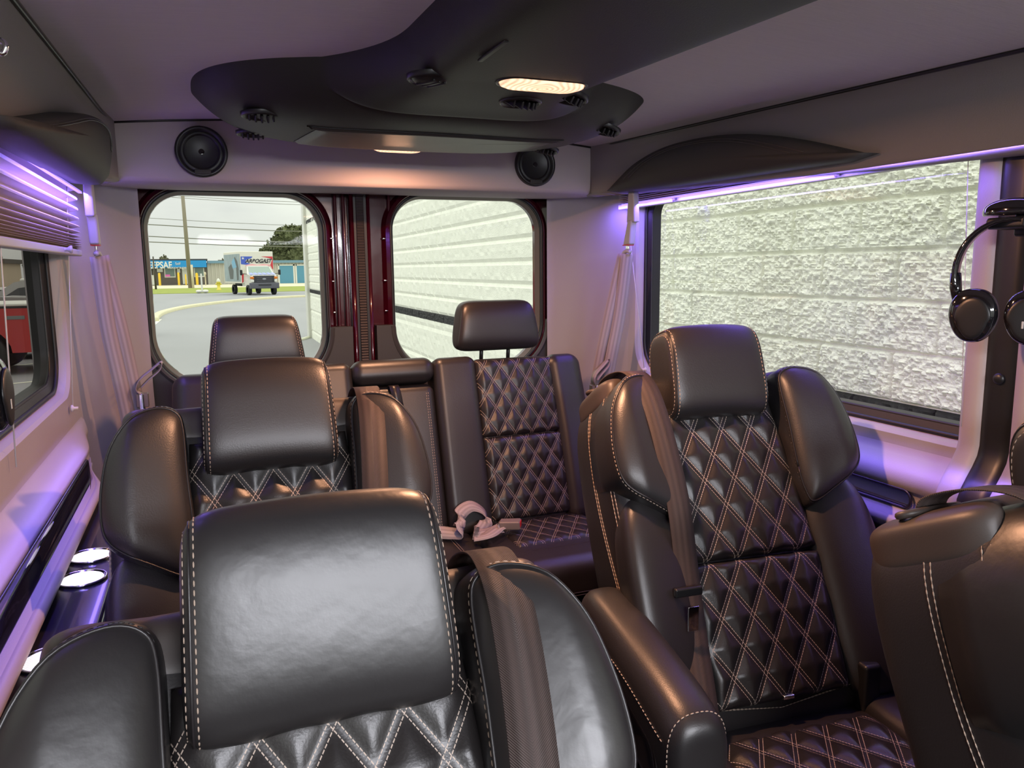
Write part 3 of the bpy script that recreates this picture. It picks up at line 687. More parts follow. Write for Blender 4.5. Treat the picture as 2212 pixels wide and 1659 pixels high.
def make_chair(side, rec, lab, loc, rz, big=False, head_dt=0.0, head_tilt=10, arms=(1, 1), headw=.130, headh=.115):
    """captain chair facing -y; side=+1: the aisle lies towards +x. origin on the floor below the seat/back joint"""
    t = thing('captain_chair', lab, 'seat', loc, 'black leather captain chairs'); t.rotation_euler = (0, 0, rz)
    LE = LEATHER; c, s_ = math.cos(rec), math.sin(rec)
    def B(s, tt, n): return (s, tt*s_-n*c, .47+tt*c+n*s_)
    Bn = lambda a, b, h: B(a, b, h)
    # ---- base and seat cushion
    MB().add(*rbox((0, -.22, .14), (.20, .22, .13), .03)).build('seat_base', PLASTIC, t)
    cush = MB().add(*blob((0, -.22, .40), (.265, .27, .085), 4, 4, 16)); cush.build('seat_cushion', LE, t)
    qpanel(lambda u, v, h: (u, -.45+v, .473+.012*math.sin(PI*min(1, v/.42))+h+.006), .165, .175, .40, name='seat_quilt', parent=t, shift=.3)
    for sx_ in (-1, 1):
        MB().add(*blob((sx_*.225, -.22, .455), (.055, .255, .050), 3, 5, 14, 1)).build('seat_bolster', LE, t)
    # ---- back shell
    def shell_pt(x, y, z):
        k = .86-.05*max(0, (z-.35)/.37)**2-.12*max(0, (.25-z)/.25)**1.5
        e = max(0, min(1, (abs(x)-.19)/.11)); e = e*e*(3-2*e)
        return B(x*k, z, y+.058*e*max(0, y+.145)/.18*min(1, max(0, z)/.12))
    V, F = blob((0, -.055, .35), (.325, .090, .365), 8.0, 7.0, 30)
    MB().add(V, F).map(shell_pt).build('backrest', LE, t)
    # vinyl cap on the shoulders
    V, F = blob((0, -.055, .676), (.3110, .0890, .0430), 4.5, 5.0, 26)
    MB().add(V, F).map(lambda x, y, z: shell_pt(x, y, z)).build('shoulder_cap', CAPTRIM, t)
    # lower bolsters
    for sx_ in (-1, 1):
        V, F = blob((0, 0, 0), (.074, .056, .225), 3.2, 3.4, 18, 2)
        f = lambda x, y, z, sx_=sx_: B(sx_*(.203+.012*math.cos(z*4)+x+.25*max(0, -y)*0), .232+z, .026+y+.02*math.sin((z+.2)*3)+.28*x)
        MB().add(V, F).map(lambda x, y, z, f=f, sx_=sx_: f(x, y, z)).build('side_bolster', LEATHER_BIG if big else LE, t)
    # shoulder wings
    for sx_ in (-1, 1):
        out = [(.140, .48), (.148, .58), (.152, .675), (.168, .705), (.210, .712), (.268, .692), (.315, .640), (.336, .57), (.338, .51), (.325, .475), (.29, .450), (.23, .425), (.16, .400), (.143, .425)]
        out = [tuple(p[:2]) for p in smoothpts([(a, b, 0) for a, b in out], 5, True)]
        fw_ = lambda a, b, h, sx_=sx_: B(sx_*(.138+(a-.14)*.735), b-.010, .050+.24*(a-.14)+h-.25*max(0, a-.27))
        W = MB().add(*pillow(out, .056, fw_, 4.0, 1.6, 12)).build('shoulder_wing', LEATHER_BIG if big else LE, t)
        st = MB(); pr_ = MB()
        cx = sum(p[0] for p in out)/len(out); cz = sum(p[1] for p in out)/len(out)
        prof = lambda k: .056*(1-k**4.0)**(1/4.0)
        ring = lambda k, e: [fw_(cx+(a-cx)*k, cz+(b-cz)*k, prof(k)+e) for a, b in out]
        rg = ring(.945, .0008); 
        pr_.add(*tube(rg+[rg[0]], .0022, 6)); pr_.build('piping', PIPING, W)
        for k in (.968,): stitch(st, ring(k, .0012)+[ring(k, .0012)[0]], r=.0009)
        st.build('stitching', STITCH if sx_ == side else PIPING, W)
    # quilted centre: two pads with a horizontal seam
    def qf(v0):
        def f(u, v, h):
            tt = v0+v; return B(u, tt, .058+.010*math.sin(PI*min(1, tt/.62))-.25*max(0, abs(u)-.12)**1.3+h)
        return f
    lo = qpanel(qf(.035), .150, .158, .270, name='lower_back_quilt', parent=t)
    up = qpanel(qf(.308), .158, .142, .330, name='upper_back_quilt', parent=t, shift=.5)
    # ---- double stitched seams down the outer sides
    for sx_ in (-1, 1):
      for (n0, n1) in ((-.055, .020), (-.048, .026), (.004, .030), (.011, .0315)):
            P = []; st = MB()
            for k in range(30):
                z = .02+.645*k/29; n = n0+(n1-n0)*max(0, 1-k/22)**1.6
                n = min(n, .0315); y = (n+.055)/.090; zz = (z-.35)/.365; q = 7.0; p = 8.0
                a = ((abs(y)**p+abs(zz)**p)**(q/p)); xx = .325*max(.0, 1-a)**(1/q)
                pt = shell_pt(sx_*(xx+.0008), n, z); P.append(pt)
            stitch(st, P, r=.0010)
            st.add(*tube(P, .0004, 4)); st.build('side_stitching', STITCH, t)
    # ---- headrest
    ht = rec-math.radians(head_tilt); hc, hs = math.cos(ht), math.sin(ht); H0 = np.array(B(0, .715+head_dt, .060))
    def HB(x, y, z): return (H0[0]+x, H0[1]+z*hs+y*hc, H0[2]+z*hc-y*hs)
    a_, b_, c_, p_, q_ = headw, .060, headh, 3.4, 9.0
    V, F = blob((0, 0, 0), (a_, b_, c_), p_, q_, 30, 0)
    def hdef(x, y, z): return HB(x*(1-.03*(z/c_)), y*(1+.12*(z/c_)*0), z+.006*(1-(x/a_)**2))
    hr = MB().add(V, F).map(hdef).build('headrest', LEATHER_BIG if big else LE, t)
    for sx_ in (-1, 1):
        st = MB(); pp = MB()
        for xo, r_ in ((.895, .0009), (.972, .0007)):
            P = []
            for k in range(80):
                ph = 2*PI*k/79; cc, ss = math.cos(ph), math.sin(ph); rr_ = (1-xo**q_)**(1/q_)/((abs(cc)**p_+abs(ss)**p_)**(1/p_))
                P.append(hdef(sx_*xo*a_, b_*cc*rr_*1.008, c_*ss*rr_*1.004))
            stitch(st, P, r=r_)
        P = []
        for k in range(80):
            ph = 2*PI*k/79; cc, ss = math.cos(ph), math.sin(ph); rr_ = (1-.93**q_)**(1/q_)/((abs(cc)**p_+abs(ss)**p_)**(1/p_)); P.append(hdef(sx_*.93*a_, b_*cc*rr_, c_*ss*rr_))
        pp.add(*tube(P, .0016, 6))
        st.build('stitching', STITCH, hr); pp.build('seam', PIPING, hr)
    for xx in (-.06, .06): MB().add(*tube([HB(xx, .005, -.14), HB(xx, .005, -.09)], .006, 10)).build('headrest_post', PLASTIC, t)
    # ---- armrests
    for sx_, on in zip((-1, 1), arms):
        if not on: continue
        A = [(0, -.06), (.03, -.075)]
        V, F = blob((0, 0, 0), (.055, .225, .078), 2.8, 7, 20, 1)
        def am(x, y, z, sx_=sx_): return (sx_*.312+x, -.050+y*.90, .626+z*(1-.18*(y/.225) if z < 0 else 1)-.03*(-y/.225)+.010*math.cos(y*6))
        a = MB().add(V, F).map(am).build('armrest', LE, t)
        st = MB()
        P = []; q = []
        for k in range(40):
            y = .20-.395*k/39; z = .030-.045*(y/.2)**2*(1 if y > 0 else .2); xx = .055*(1-min(1, abs(z/.078))**2.8)**(1/2.8)*(1-abs(y/.225)**7)**(1/7)
            P.append(am(sx_*(xx+.0008), y, z, sx_))
        stitch(st, P, r=.0010)
        P = []
        for k in range(40):
            ph = 2*PI*k/39; cc, ss = math.cos(ph), math.sin(ph); k_ = (1-(.20/.225)**7)**(1/7)/((abs(cc)**2.8+abs(ss)**2.8)**(1/2.8)); P.append(am(.0558*cc*k_, -.20, .0788*ss*k_, sx_))
        stitch(st, P, r=.0011); st.build('stitching', STITCH, a)
        o = [(y, z) for y, z in rrect(-.165, .115, -.056, .008, .031, 8)]
        pi = MB().add(*pillow(o, .006, lambda y, z, h, sx_=sx_: am(sx_*(.0505+h), y, z+.10*y, sx_), 5, 1.0)).build('gloss_inset', GLOSS, a)
        MB().add(*tube([am(sx_*.052, y, z+.10*y, sx_) for y, z in rrect(-.169, .119, -.060, .012, .035, 8)], .0025, 6, True)).build('inset_rim', PIPING, a)
        # arm bracket
        MB().add(*rbox((sx_*.312, -.03, .50), (.025, .06, .10), .02)).build('arm_bracket', PLASTIC, t)
    # ---- belt over the aisle-side shoulder
    g = side; bw = .048; P = [B(g*.192, .690, -.052), B(g*.192, .715, -.050), B(g*.192, .731, -.030), B(g*.190, .728, .03), B(g*.186, .705, .088), B(g*.182, .65, .122), B(g*.175, .55, .128), B(g*.166, .42, .112), B(g*.163, .30, .082), B(g*.172, .18, .075), B(g*.19, .06, .09), B(g*.205, -.03, .10)]
    P = smoothpts(P, 6); wd = [((.96 if i < 40 else .8), (-.05), 0) for i in range(len(P))]
    belt = MB().add(*ribbon(P, wd, bw, .0022)).build('seat_belt', WEB, t)
    # twisted lower run, tongue and button
    tg = MB(); p0 = B(g*.180, .255, .100); p1 = B(g*.205, .20, .108)
    tg.add(*rbox(p0, (.029, .006, .009), .004)); tg.build('belt_tongue', PLASTIC, belt)
    MB().add(*rbox(B(g*.183, .205, .103), (.011, .0015, .024), .001)).build('tongue_blade', CHROME, belt)
    bk = MB(); bk.add(*rbox(B(-g*.19, .03, .05), (.02, .015, .05), .008)); bk.build('belt_buckle', PLASTIC, t)
    # belt guide slot on the shoulder
    gd = MB()
    ring = [B(g*(.192+.048*math.cos(a)), .716-.010*abs(math.cos(a))*g*0, -.052+.018*math.sin(a)) for a in np.linspace(0, 2*PI, 24)[:-1]]
    gd.add(*tube(ring, .005, 8, True)); gd.build('belt_guide', CAPTRIM, t)
    MB().add(*rbox(B(0, .04, .062), (.012, .004, .004), .002)).build('seat_pull', CHROME, t)
    return t
CH = dict(
 r1L=make_chair(1, math.radians(34), 'black captain chair nearest the camera, its big headrest filling the lower left', (.088, .43, -.065), 0, True, arms=(0, 1), head_dt=-.03, head_tilt=14, headw=.129, headh=.112),
 r2L=make_chair(1, math.radians(25), 'black captain chair on the left in the middle row, behind the nearest headrest', (.098, 1.27, -.03), 0, False, arms=(0, 1), head_dt=-.042, head_tilt=4, headw=.118, headh=.106),
 r2R=make_chair(-1, math.radians(29), 'black captain chair on the right with diamond quilting and armrest fully in view', (.990, 1.11, 0), math.radians(-5), False, arms=(1, 0), head_dt=-.012, head_tilt=12, headw=.114, headh=.103),
 r1R=make_chair(-1, math.radians(27), 'black captain chair cut off by the right edge, showing only its stitched side', (1.030, .31, -.045), 0, True, arms=(1, 0), head_dt=-.03, headw=.124))
# ================================================================ REAR BENCH
RB = math.radians(17)
def make_bench():
    LO = (.53, 2.22, 0); t = thing('rear_bench', 'wide black leather rear bench with quilted right seat and fold-down centre armrest', 'bench seat', LO)
    c, s_ = math.cos(RB), math.sin(RB)
    def B(s, tt, n): return (s-.53, tt*s_-n*c, .52+tt*c+n*s_)     # s in world x
    def bk(name, x0, x1, t0, t1, n0, n1, r, m=LEATHER, par=None):
        V, F = rbox(((x0+x1)/2, (n0+n1)/2, (t0+t1)/2), ((x1-x0)/2, (n1-n0)/2, (t1-t0)/2), r, 6, 4)
        return MB().add(V, F).map(lambda x, y, z: B(x+(.018*(max(0, z-.1)/.5)**2 if x < .1 else 0)-(.018*(max(0, z-.1)/.5)**2 if x > 1.0 else 0), z, y)).build(name, m, par or t)
    top = .560
    bk('side_bolster', -.115, .012, .0, top-.005, -.06, .072, .040); bk('backrest_panel', .000, .285, .0, top-.005, -.06, .045, .03)
    bk('backrest_strip', .265, .402, .0, top+.004, -.06, .060, .030)
    bk('backrest_strip', .655, .800, .0, top+.004, -.06, .060, .030); bk('backrest_panel', .785, 1.07, .0, top-.005, -.06, .045, .03)
    bk('side_bolster', 1.055, 1.182, .0, top-.005, -.06, .072, .040)
    for xc, ws in ((.142, .136), (.932, .138)):
        f = lambda v0: (lambda u, v, h: B(xc+u, v0+v, .056+.004*math.cos(u*10)+h))
        qpanel(f(.030), ws, ws, .265, name='lower_back_quilt', parent=t, shift=.25, puff=.005, sc=1.22); qpanel(f(.296), ws, ws, .250, name='upper_back_quilt', parent=t, shift=.45, puff=.005, sc=1.22)
    # centre: armrest folded up between the seats, head roll above it
    bk('head_roll', .397, .660, .488, .568, -.05, .066, .036); a = bk('folded_armrest', .402, .655, .0, .484, -.04, .050, .028)
    for xx in (.428, .434, .624, .630):
        st = MB(); stitch(st, [B(xx, tt, .0505-.0*tt) for tt in np.linspace(.04, .46, 20)]); st.build('stitching', STITCH, a)
    P = smoothpts([B(.520, .480, .045), B(.521, .478, .062), B(.524, .455, .070), B(.528, .425, .068), B(.530, .412, .060)], 5)
    MB().add(*ribbon(P, (1, 0, 0), .030, .004)).build('pull_strap', PIPING, t)
    # headrests
    for xc in (.134, .893):
        H0 = np.array(B(xc-.0, .668 if xc > .5 else .642, .015))
        V, F = blob((0, 0, 0), (.128 if xc < .5 else .136, .052, .082), 3.0, 8, 26, 0)
        hd_ = lambda x, y, z: (H0[0]+x*(1-.10*(z/.082)), H0[1]+y+z*.10-.0, H0[2]+z)
        h = MB().add(V, F).map(hd_).build('headrest', LEATHER, t)
        for sx_ in (-1, 1):
            for xo in (.90, .945):
                P = []
                for k in range(60):
                    ph = 2*PI*k/59; cc, ss = math.cos(ph), math.sin(ph); rr_ = (1-xo**8)**(1/8)/((abs(cc)**3+abs(ss)**3)**(1/3)); P.append(hd_(sx_*xo*.128, .052*cc*rr_*1.01, .082*ss*rr_*1.005))
                st = MB(); stitch(st, P, r=.0008); st.build('stitching', STITCH, h)
        for dx in (-.048, .048): MB().add(*tube([H0+np.array((dx, .015, -.14)), H0+np.array((dx, .005, -.06))], .0065, 10)).build('headrest_post', PLASTIC, t)
    # cushion
    def cu(x, y, z): return (x-.53, y, z)
    def cush(name, x0, x1, y0, y1, z0, z1, r):
        V, F = rbox(((x0+x1)/2, (y0+y1)/2, (z0+z1)/2), ((x1-x0)/2, (y1-y0)/2, (z1-z0)/2), r, 6, 4)
        return MB().add(V, F).map(cu).build(name, LEATHER, t)
    cush('seat_cushion', -.10, .345, -.31, .03, .42, .545, .03); cush('centre_cushion', .34, .722, -.31, .03, .42, .543, .03); cush('seat_cushion', .717, 1.165, -.31, .03, .42, .545, .03)
    cush('front_roll', -.10, .335, -.40, -.25, .42, .553, .045); cush('front_roll', .338, .722, -.40, -.25, .42, .548, .045); cush('front_roll', .722, 1.165, -.40, -.25, .42, .553, .045)
    for xc in (.118, .955): qpanel(lambda u, v, h: (xc+u-.53, -.235+v, .553+h), .155, .155, .235, name='seat_quilt', parent=t, shift=.2, puff=.005, sc=1.22)
    for xx in (.640, .648):
        st = MB(); stitch(st, [cu(xx, yy, .5445 if yy > -.26 else .5495) for yy in np.linspace(-.37, 0, 20)]); st.build('stitching', STITCH, t)
    cush('seat_front', -.08, 1.145, -.385, -.36, .06, .43, .01); cush('seat_base', -.06, 1.12, -.35, .10, .0, .42, .01)
    for zz in (.448, .456): MB().add(*tube([cu(x, -.4015, zz) for x in np.linspace(-.05, 1.12, 12)], .0012, 5)).build('front_piping', CAPTRIM, t)
    return t
make_bench()
# loose lap belt with its buckle on the bench
t = thing('lap_belt', 'crumpled pale grey lap belt with red-button buckle lying on the rear bench', 'seat belt', (.72, 2.12, .555))
L = np.array(t.location)
P = smoothpts([(.555, 2.15, .565), (.60, 2.145, .568), (.645, 2.12, .566), (.665, 2.09, .572), (.660, 2.10, .592), (.675, 2.14, .618), (.715, 2.155, .632), (.752, 2.15, .612), (.756, 2.135, .585), (.725, 2.10, .572), (.70, 2.07, .575), (.735, 2.075, .572), (.785, 2.085, .575)], 7)
wd = [(.25, .75, .45+.3*math.sin(i*.22)) for i in range(len(P))]
MB().add(*ribbon([p-L for p in P], wd, .042, .0022)).build('webbing', WEBG, t)
P = smoothpts([(.69, 2.06, .566), (.73, 2.05, .572), (.77, 2.08, .575), (.79, 2.085, .58)], 6)
MB().add(*ribbon([p-L for p in P], (.1, .9, .1), .042, .0022)).build('webbing', WEBG, t)
def oriented(mb, pos, xdir, up=(0, 0, 1)):
    x = Vector(xdir).normalized(); z = (Vector(up)-x*Vector(up).dot(x)).normalized(); y = z.cross(x); R_ = Matrix((x, y, z)).transposed(); p = Vector(pos)
    return mb.map(lambda a, b, c: tuple(p+R_ @ Vector((a, b, c))))
bp = Vector((.815, 2.085, .583))-Vector(L)
bu = oriented(MB().add(*rbox((0, 0, 0), (.032, .020, .013), .005)), bp, (.86, -.50, .06)).build('buckle', GREYP, t)
oriented(MB().add(*rbox((.0315, 0, .002), (.002, .014, .008), .001)), bp, (.86, -.50, .06)).build('release_button', REDB, bu)
oriented(MB().add(*rbox((-.032, 0, 0), (.004, .023, .008), .002)), bp, (.86, -.50, .06)).build('buckle_collar', CHROME, bu)

# hanging shoulder belts at the rear corners
def hang_belt(s, lab):
    X = lambda d: wx(s, d)
    t = thing('shoulder_belt', lab, 'seat belt', (X(.07), 2.30, .9)); L = np.array(t.location)
    yb = 2.31 if s < 0 else 2.245
    a = MB(); a.add(*rbox((0, 0, 0), (.011, .021, .052), .005)); a.map(lambda x, y, z: (X(.078)+x-L[0], yb+y*(1+.25*(-z/.05))-L[1], 1.545+z-L[2]))
    a.build('anchor_cover', LILAC, t)
    b = MB(); b.add(*rbox((0, 0, 0), (.012, .017, .040), .006)); b.map(lambda x, y, z: (X(.080)+x+s*(.0)-L[0], yb+.016+y*(1+.3*(-z/.04))+(-z-.02)*.25-L[1], 1.462+z-L[2]))
    bo = b.build('buckle_body', LILAC, t)
    MB().add(*rbox((X(.080)-L[0], yb+.026-L[1], 1.4215-L[2]), (.0105, .020, .002), .001)).build('release_button', REDB, bo)
    MB().add(*rbox((X(.080)-L[0], yb+.030-L[1], 1.411-L[2]), (.002, .009, .012), .001)).build('tongue', CHROME, t)
    hk = MB().add(*tube(smoothpts([np.array(p)-L for p in ((X(.080), yb+.012, 1.398), (X(.083), yb+.030, 1.402), (X(.085), yb+.052, 1.392), (X(.085), yb+.056, 1.380))], 6), .007, 8)); hk.build('tongue_loop', LILAC, t)
    # two runs of webbing down to the bench corner
    for k, (dy, dx) in enumerate(((-.004, -.012), (.010, .016))):
        P = [np.array((X(.085+dx*.2), yb+.03+dy, 1.392))-L, np.array((X(.100+dx), yb+.065+dy, 1.20))-L, np.array((X(.118+dx), yb+.10+dy*1.6, 1.02))-L, np.array((X(.135+dx), yb+.125+dy*2, .84))-L, np.array((X(.15+dx), yb+.145+dy*2, .62))-L]
        MB().add(*ribbon(smoothpts(P, 6), (1, -.45*s, 0), .041, .0016)).build('webbing', WEBG, t)
    # spare buckle with its looped webbing tail, clipped to the belt
    sx = -s; z0 = .985 if s < 0 else .925; Q = np.array((X(.155), yb+.115, z0))-L
    MB().add(*rbox(Q, (.016, .012, .020), .003)).build('spare_buckle', GREYP, t)
    MB().add(*rbox(Q+np.array((-.002*sx, -.014, -.012)), (.006, .003, .032), .002)).build('spare_tongue', CHROME, t)
    k = 1 if s < 0 else -.75
    P = smoothpts([Q+np.array(p)*np.array((sx*k, 1, 1)) for p in ((0, -.002, .018), (-.014, -.006, .034), (-.004, -.008, .060), (.026, -.012, .085), (.056, -.016, .108), (.052, -.018, .088), (.020, -.014, .060), (.0, -.010, .040))], 6)
    MB().add(*ribbon(P, (0, 1, .15), .030, .002)).build('belt_tail', WEBG, t)
    return t
hang_belt(-1, 'pale shoulder belt hanging by the left rear corner, spare buckle clipped on')
hang_belt(1, 'pale shoulder belt hanging by the right rear corner in front of the big window')

# ---- headphones
def headphones(loc, rz, lab, grp=None):
    t = thing('headphones', lab, 'headphones', loc); t.rotation_euler = (0, 0, rz)
    R_ = .080; P = []
    for k in range(29):
        a = math.radians(-20+220*k/28); P.append((R_*math.cos(a)*1.0, 0, -.085+R_*1.12*math.sin(a)))
    band = MB().add(*ribbon(P, [(0, 1, 0)]*len(P), .024, .007)); band.build('headband', GLOSS, t)
    for sx_ in (-1, 1):
        # folded cups hanging side by side, outer shells facing the cabin
        cx = sx_*.044; V, F = blob((0, 0, 0), (.040, .020, .047), 2.3, 2.6, 18, 1)
        f = lambda x, y, z: (cx+x*(1-.15*(-z/.047 if z < 0 else 0)), y-.012+.12*x*sx_, -.158+z)
        cup = MB().add(V, F).map(f).build('ear_cup', GLOSS, t)
        V, F = blob((0, .020, 0), (.036, .014, .043), 2.2, 3, 14, 1); MB().add(V, F).map(f).build('ear_pad', PLASTIC, cup)
        o = [(.029*math.cos(a)*(1-.12*(math.sin(a) < 0)), .036*math.sin(a)) for a in np.linspace(0, 2*PI, 33)[:-1]]
        MB().add(*pillow(o, .003, lambda a, b, h: f(a-.004*sx_, -.0185-h, b-.004), 3, .5, 5)).build('shell_cap', PLASTIC, cup)
        MB().add(*tube([(R_*1.0*sx_, 0, -.085), (sx_*.078, -.002, -.11), (sx_*.072, -.006, -.135)], [.009, .010, .008], 10)).build('yoke', GLOSS, t)
    MB().add(*rbox((.036, -.0345, -.170), (.0016, .0006, .006), .0005)).build('power_mark', RAIL, t)
    return t
h = headphones((1.270, .915, 1.418), math.radians(-68), 'black glossy headphones hanging from the hook on the right pillar')
t = thing('headphone_hook', 'rounded black hook on the right pillar, holding the headphones', 'hook', (1.305, .925, 1.425)); 
o = [(.052*math.cos(a), .030*math.sin(a)) for a in np.linspace(0, 2*PI, 33)[:-1]]
MB().add(*pillow([(a, b) for a, b in o], .022, lambda a, b, h: (b-.02, a, .012+h), 2.2, .3, 8)).build('hook_cap', GLOSS, t)
MB().add(*rbox((-.010, 0, -.008), (.030, .036, .010), .006)).build('hook_rest', PLASTIC, t); MB().add(*rbox((.04, 0, 0), (.03, .02, .03), .005)).build('hook_bracket', PLASTIC, t)
headphones((-.262, 1.035, 1.365), math.radians(84), 'black glossy headphones cut off by the left edge, before the left window')
t = thing('headphone_hook', 'black hook on the left wall, mostly outside the frame, holding headphones', 'hook', (-.295, 1.03, 1.37)); 
MB().add(*rbox((.02, 0, 0), (.03, .03, .010), .006)).build('hook_rest', PLASTIC, t); MB().add(*rbox((-.02, 0, .01), (.02, .02, .03), .005)).build('hook_bracket', PLASTIC, t)
t = tag(MB().add(*tube(smoothpts([(-.205, 1.065, 1.60), (-.196, 1.07, 1.598), (-.192, 1.07, 1.607), (-.198, 1.072, 1.612), (-.205, 1.075, 1.606)], 5), .0035, 8)).build('coat_hook', CHROME), 'small chrome coat hook high on the left cove', 'hook')
# ================================================================ OUTDOORS
GZ = -.65
ASPH = mat('worn_asphalt', srgb(150, 150, 152), .85, var=.14, vscale=.35, bump=.5, bscale=25, bdist=.01, stretch=(1, .35, 1))
GRASS = mat('mown_grass', srgb(140, 150, 60), .9, var=.25, vscale=1.5, bump=.6, bscale=8, bdist=.03)
KERB = mat('pale_kerb_concrete', srgb(212, 206, 172), .8, var=.10, vscale=3)
PAVE = mat('pale_pavement', srgb(205, 196, 170), .85, var=.05, vscale=1)
PAINT = mat('white_road_paint', srgb(225, 225, 205), .7, var=.08, vscale=6)
WHITE = mat('white_paint', srgb(222, 222, 214), .5)
YEL = mat('yellow_paint', srgb(235, 195, 50), .5, var=.12, vscale=2)
YELH = mat('pale_yellow_paint', srgb(228, 208, 90), .5)
DGREY = mat('brown_grey_siding', srgb(100, 94, 88), .7, var=.06, vscale=1)
CORR = mat('pale_corrugated_steel', srgb(186, 184, 174), .55)
SKYB = mat('sky_blue_fascia', srgb(28, 140, 205), .4)
BLUED = mat('blue_roller_door', srgb(88, 148, 175), .45)
EAVE = mat('blue_grey_eave', srgb(110, 145, 165), .5)
WOOD = mat('weathered_pole_wood', srgb(140, 132, 116), .85, var=.15, vscale=3, stretch=(4, 4, .3))
DPOLE = mat('dark_pole', srgb(80, 74, 66), .8)
WIRE = mat('grey_wire', srgb(120, 120, 112), .7)
WGL = mat('grey_green_window_glass', srgb(120, 140, 135), .15)
PINK = mat('pink_sign', srgb(240, 120, 200), .6)
LEAF = mat('dark_green_leaves', srgb(98, 104, 66), .8, var=.45, vscale=.9)
LEAF2 = mat('olive_leaves', srgb(112, 112, 84), .85, var=.3, vscale=.9)
TRUNK = mat('tree_bark', srgb(90, 80, 66), .9)
BLKP = mat('tyre_black', (.015, .015, .016), .7)
def flat(x0, x1, y0, y1, z, name, m): return struct(MB().add(*box(x0, x1, y0, y1, z-.05, z)), name, m)
flat(-90, 90, -30, 240, GZ, 'ground', ASPH)
tag(MB().add(*box(-60, 60, 77, 100, GZ-.02, GZ+.03)).build('grass_verge', GRASS, None, False), 'strip of green grass between the car park and the storage units', 'grass', kind='stuff')
struct(MB().add(*box(-60, 60, 100, 126, GZ-.02, GZ+.02)), 'trim_8', PAVE)['label'] = 'pale driveway in front of the storage units'
# kerb curving across the lot, and painted lines
def G(x, y, z=GZ): return at(x, y, Z=z)
kp = smoothpts([G(334, 694), G(338, 686), G(352, 678), G(385, 669), G(425, 662), G(480, 655), G(540, 649), G(610, 644), G(680, 641), G(760, 640)], 8)
mb = MB(); secs = []
for i, p in enumerate(kp):
    d = kp[min(i+1, len(kp)-1)]-kp[max(0, i-1)]; d = d/np.linalg.norm(d); n_ = np.array((-d[1], d[0], 0)); wv = .16
    secs.append([tuple(p+n_*a*wv+np.array((0, 0, b))) for a, b in ((-1, 0), (-.95, .10), (-.75, .15), (.75, .15), (.95, .10), (1, 0))])
mb.add(*loft(secs, False, True)); tag(mb.build('kerb', KERB, None, True), 'long pale concrete kerb curving across the asphalt behind the van', 'kerb')
def line(pts, wdt, lab, grp=None):
    mb = MB(); P = [np.array(p) for p in pts]; d = P[1]-P[0]; d /= np.linalg.norm(d); n_ = np.array((-d[1], d[0], 0))*wdt/2; z = np.array((0, 0, .004))
    mb.add([P[0]-n_+z, P[1]-n_+z, P[1]+n_+z, P[0]+n_+z], [(0, 1, 2, 3)]); return tag(mb.build('painted_line', PAINT, None, False), lab, 'road marking', grp)
line((G(316, 714), G(346, 690)), .14, 'short white line running up to the start of the pale kerb')
line((G(-60, 800), G(125, 780)), .12, 'white bay line beside the rear tyre of the red pickup')
line((G(-60, 838), G(105, 821)), .12, 'white bay line between the red pickup and the diagonal line')
line((G(12, 884), G(140, 796)), .14, 'broad diagonal white line outside the left window')

# ---- neighbouring split-face block wall
def noise2(ny, nz, cells, seed):
    r = np.random.default_rng(seed); gy, gz = cells; A = r.random((gy+3, gz+3)); y = np.linspace(0, gy, ny); z = np.linspace(0, gz, nz)
    iy = y.astype(int); iz = z.astype(int); fy = (y-iy); fz = (z-iz); fy = fy*fy*(3-2*fy); fz = fz*fz*(3-2*fz)
    a = A[iy][:, iz]; b = A[iy+1][:, iz]; c = A[iy][:, iz+1]; d = A[iy+1][:, iz+1]; FY = fy[:, None]; FZ = fz[None]
    return (a*(1-FY)+b*FY)*(1-FZ)+(c*(1-FY)+d*FY)*FZ-.5
BLOCKM = mat('white_split_face_block', srgb(246, 247, 234), .9, var=.05, vscale=40, bump=.9, bscale=90, bdetail=4, bdist=.006)
BANDM = mat('dark_painted_block_band', (.030, .030, .031), .8, bump=.8, bscale=90, bdist=.004)
ZJ = float(at(1424, 627, X=2.615)[2]); CP = .2032; ZB1 = float(at(1744, 833, X=2.58)[2]); ZB0 = ZB1-.100
def WX(y): return 2.55+.0155*y
def block_patch(y0, y1, z0, z1, st, seed, fine=True):
    ny = int((y1-y0)/st)+1; nz = int((z1-z0)/st)+1; Y = np.linspace(y0, y1, ny)[:, None]+np.zeros((1, nz)); Z = np.linspace(z0, z1, nz)[None]+np.zeros((ny, 1))
    H = np.zeros((ny, nz))
    for cell, amp in ((.06, .005), (.026, .0085), (.014, .0095 if fine else .006)):
        if amp and cell > st*1.2: H += amp*3.2*((lambda q: np.abs(q)-.12) if cell < .05 else (lambda q: q*.6))(noise2(ny, nz, (int((y1-y0)/cell)+1, int((z1-z0)/(cell*.8))+1), seed+int(cell*1000)))
    row = np.floor((Z-ZJ)/CP); dz = np.abs((Z-ZJ)/CP-np.round((Z-ZJ)/CP))*CP
    ph = .406*np.where(row % 2 == 0, 0, .5)+3.12; dy = np.abs((Y-ph)/.406-np.round((Y-ph)/.406))*.406
    cj = np.abs(Y-4.08); mor = np.minimum(np.minimum(dz*1.0, dy*1.1), cj)
    k = np.clip((mor-.004)/.007, 0, 1); H = H*k+(.018)*k
    X = WX(Y)-H
    V = np.stack([X, Y, Z], -1).reshape(-1, 3); i = np.arange(ny-1)[:, None]*nz+np.arange(nz-1)[None]; i = i.ravel()
    F = np.stack([i, i+1, i+nz+1, i+nz], 1)
    return V, F
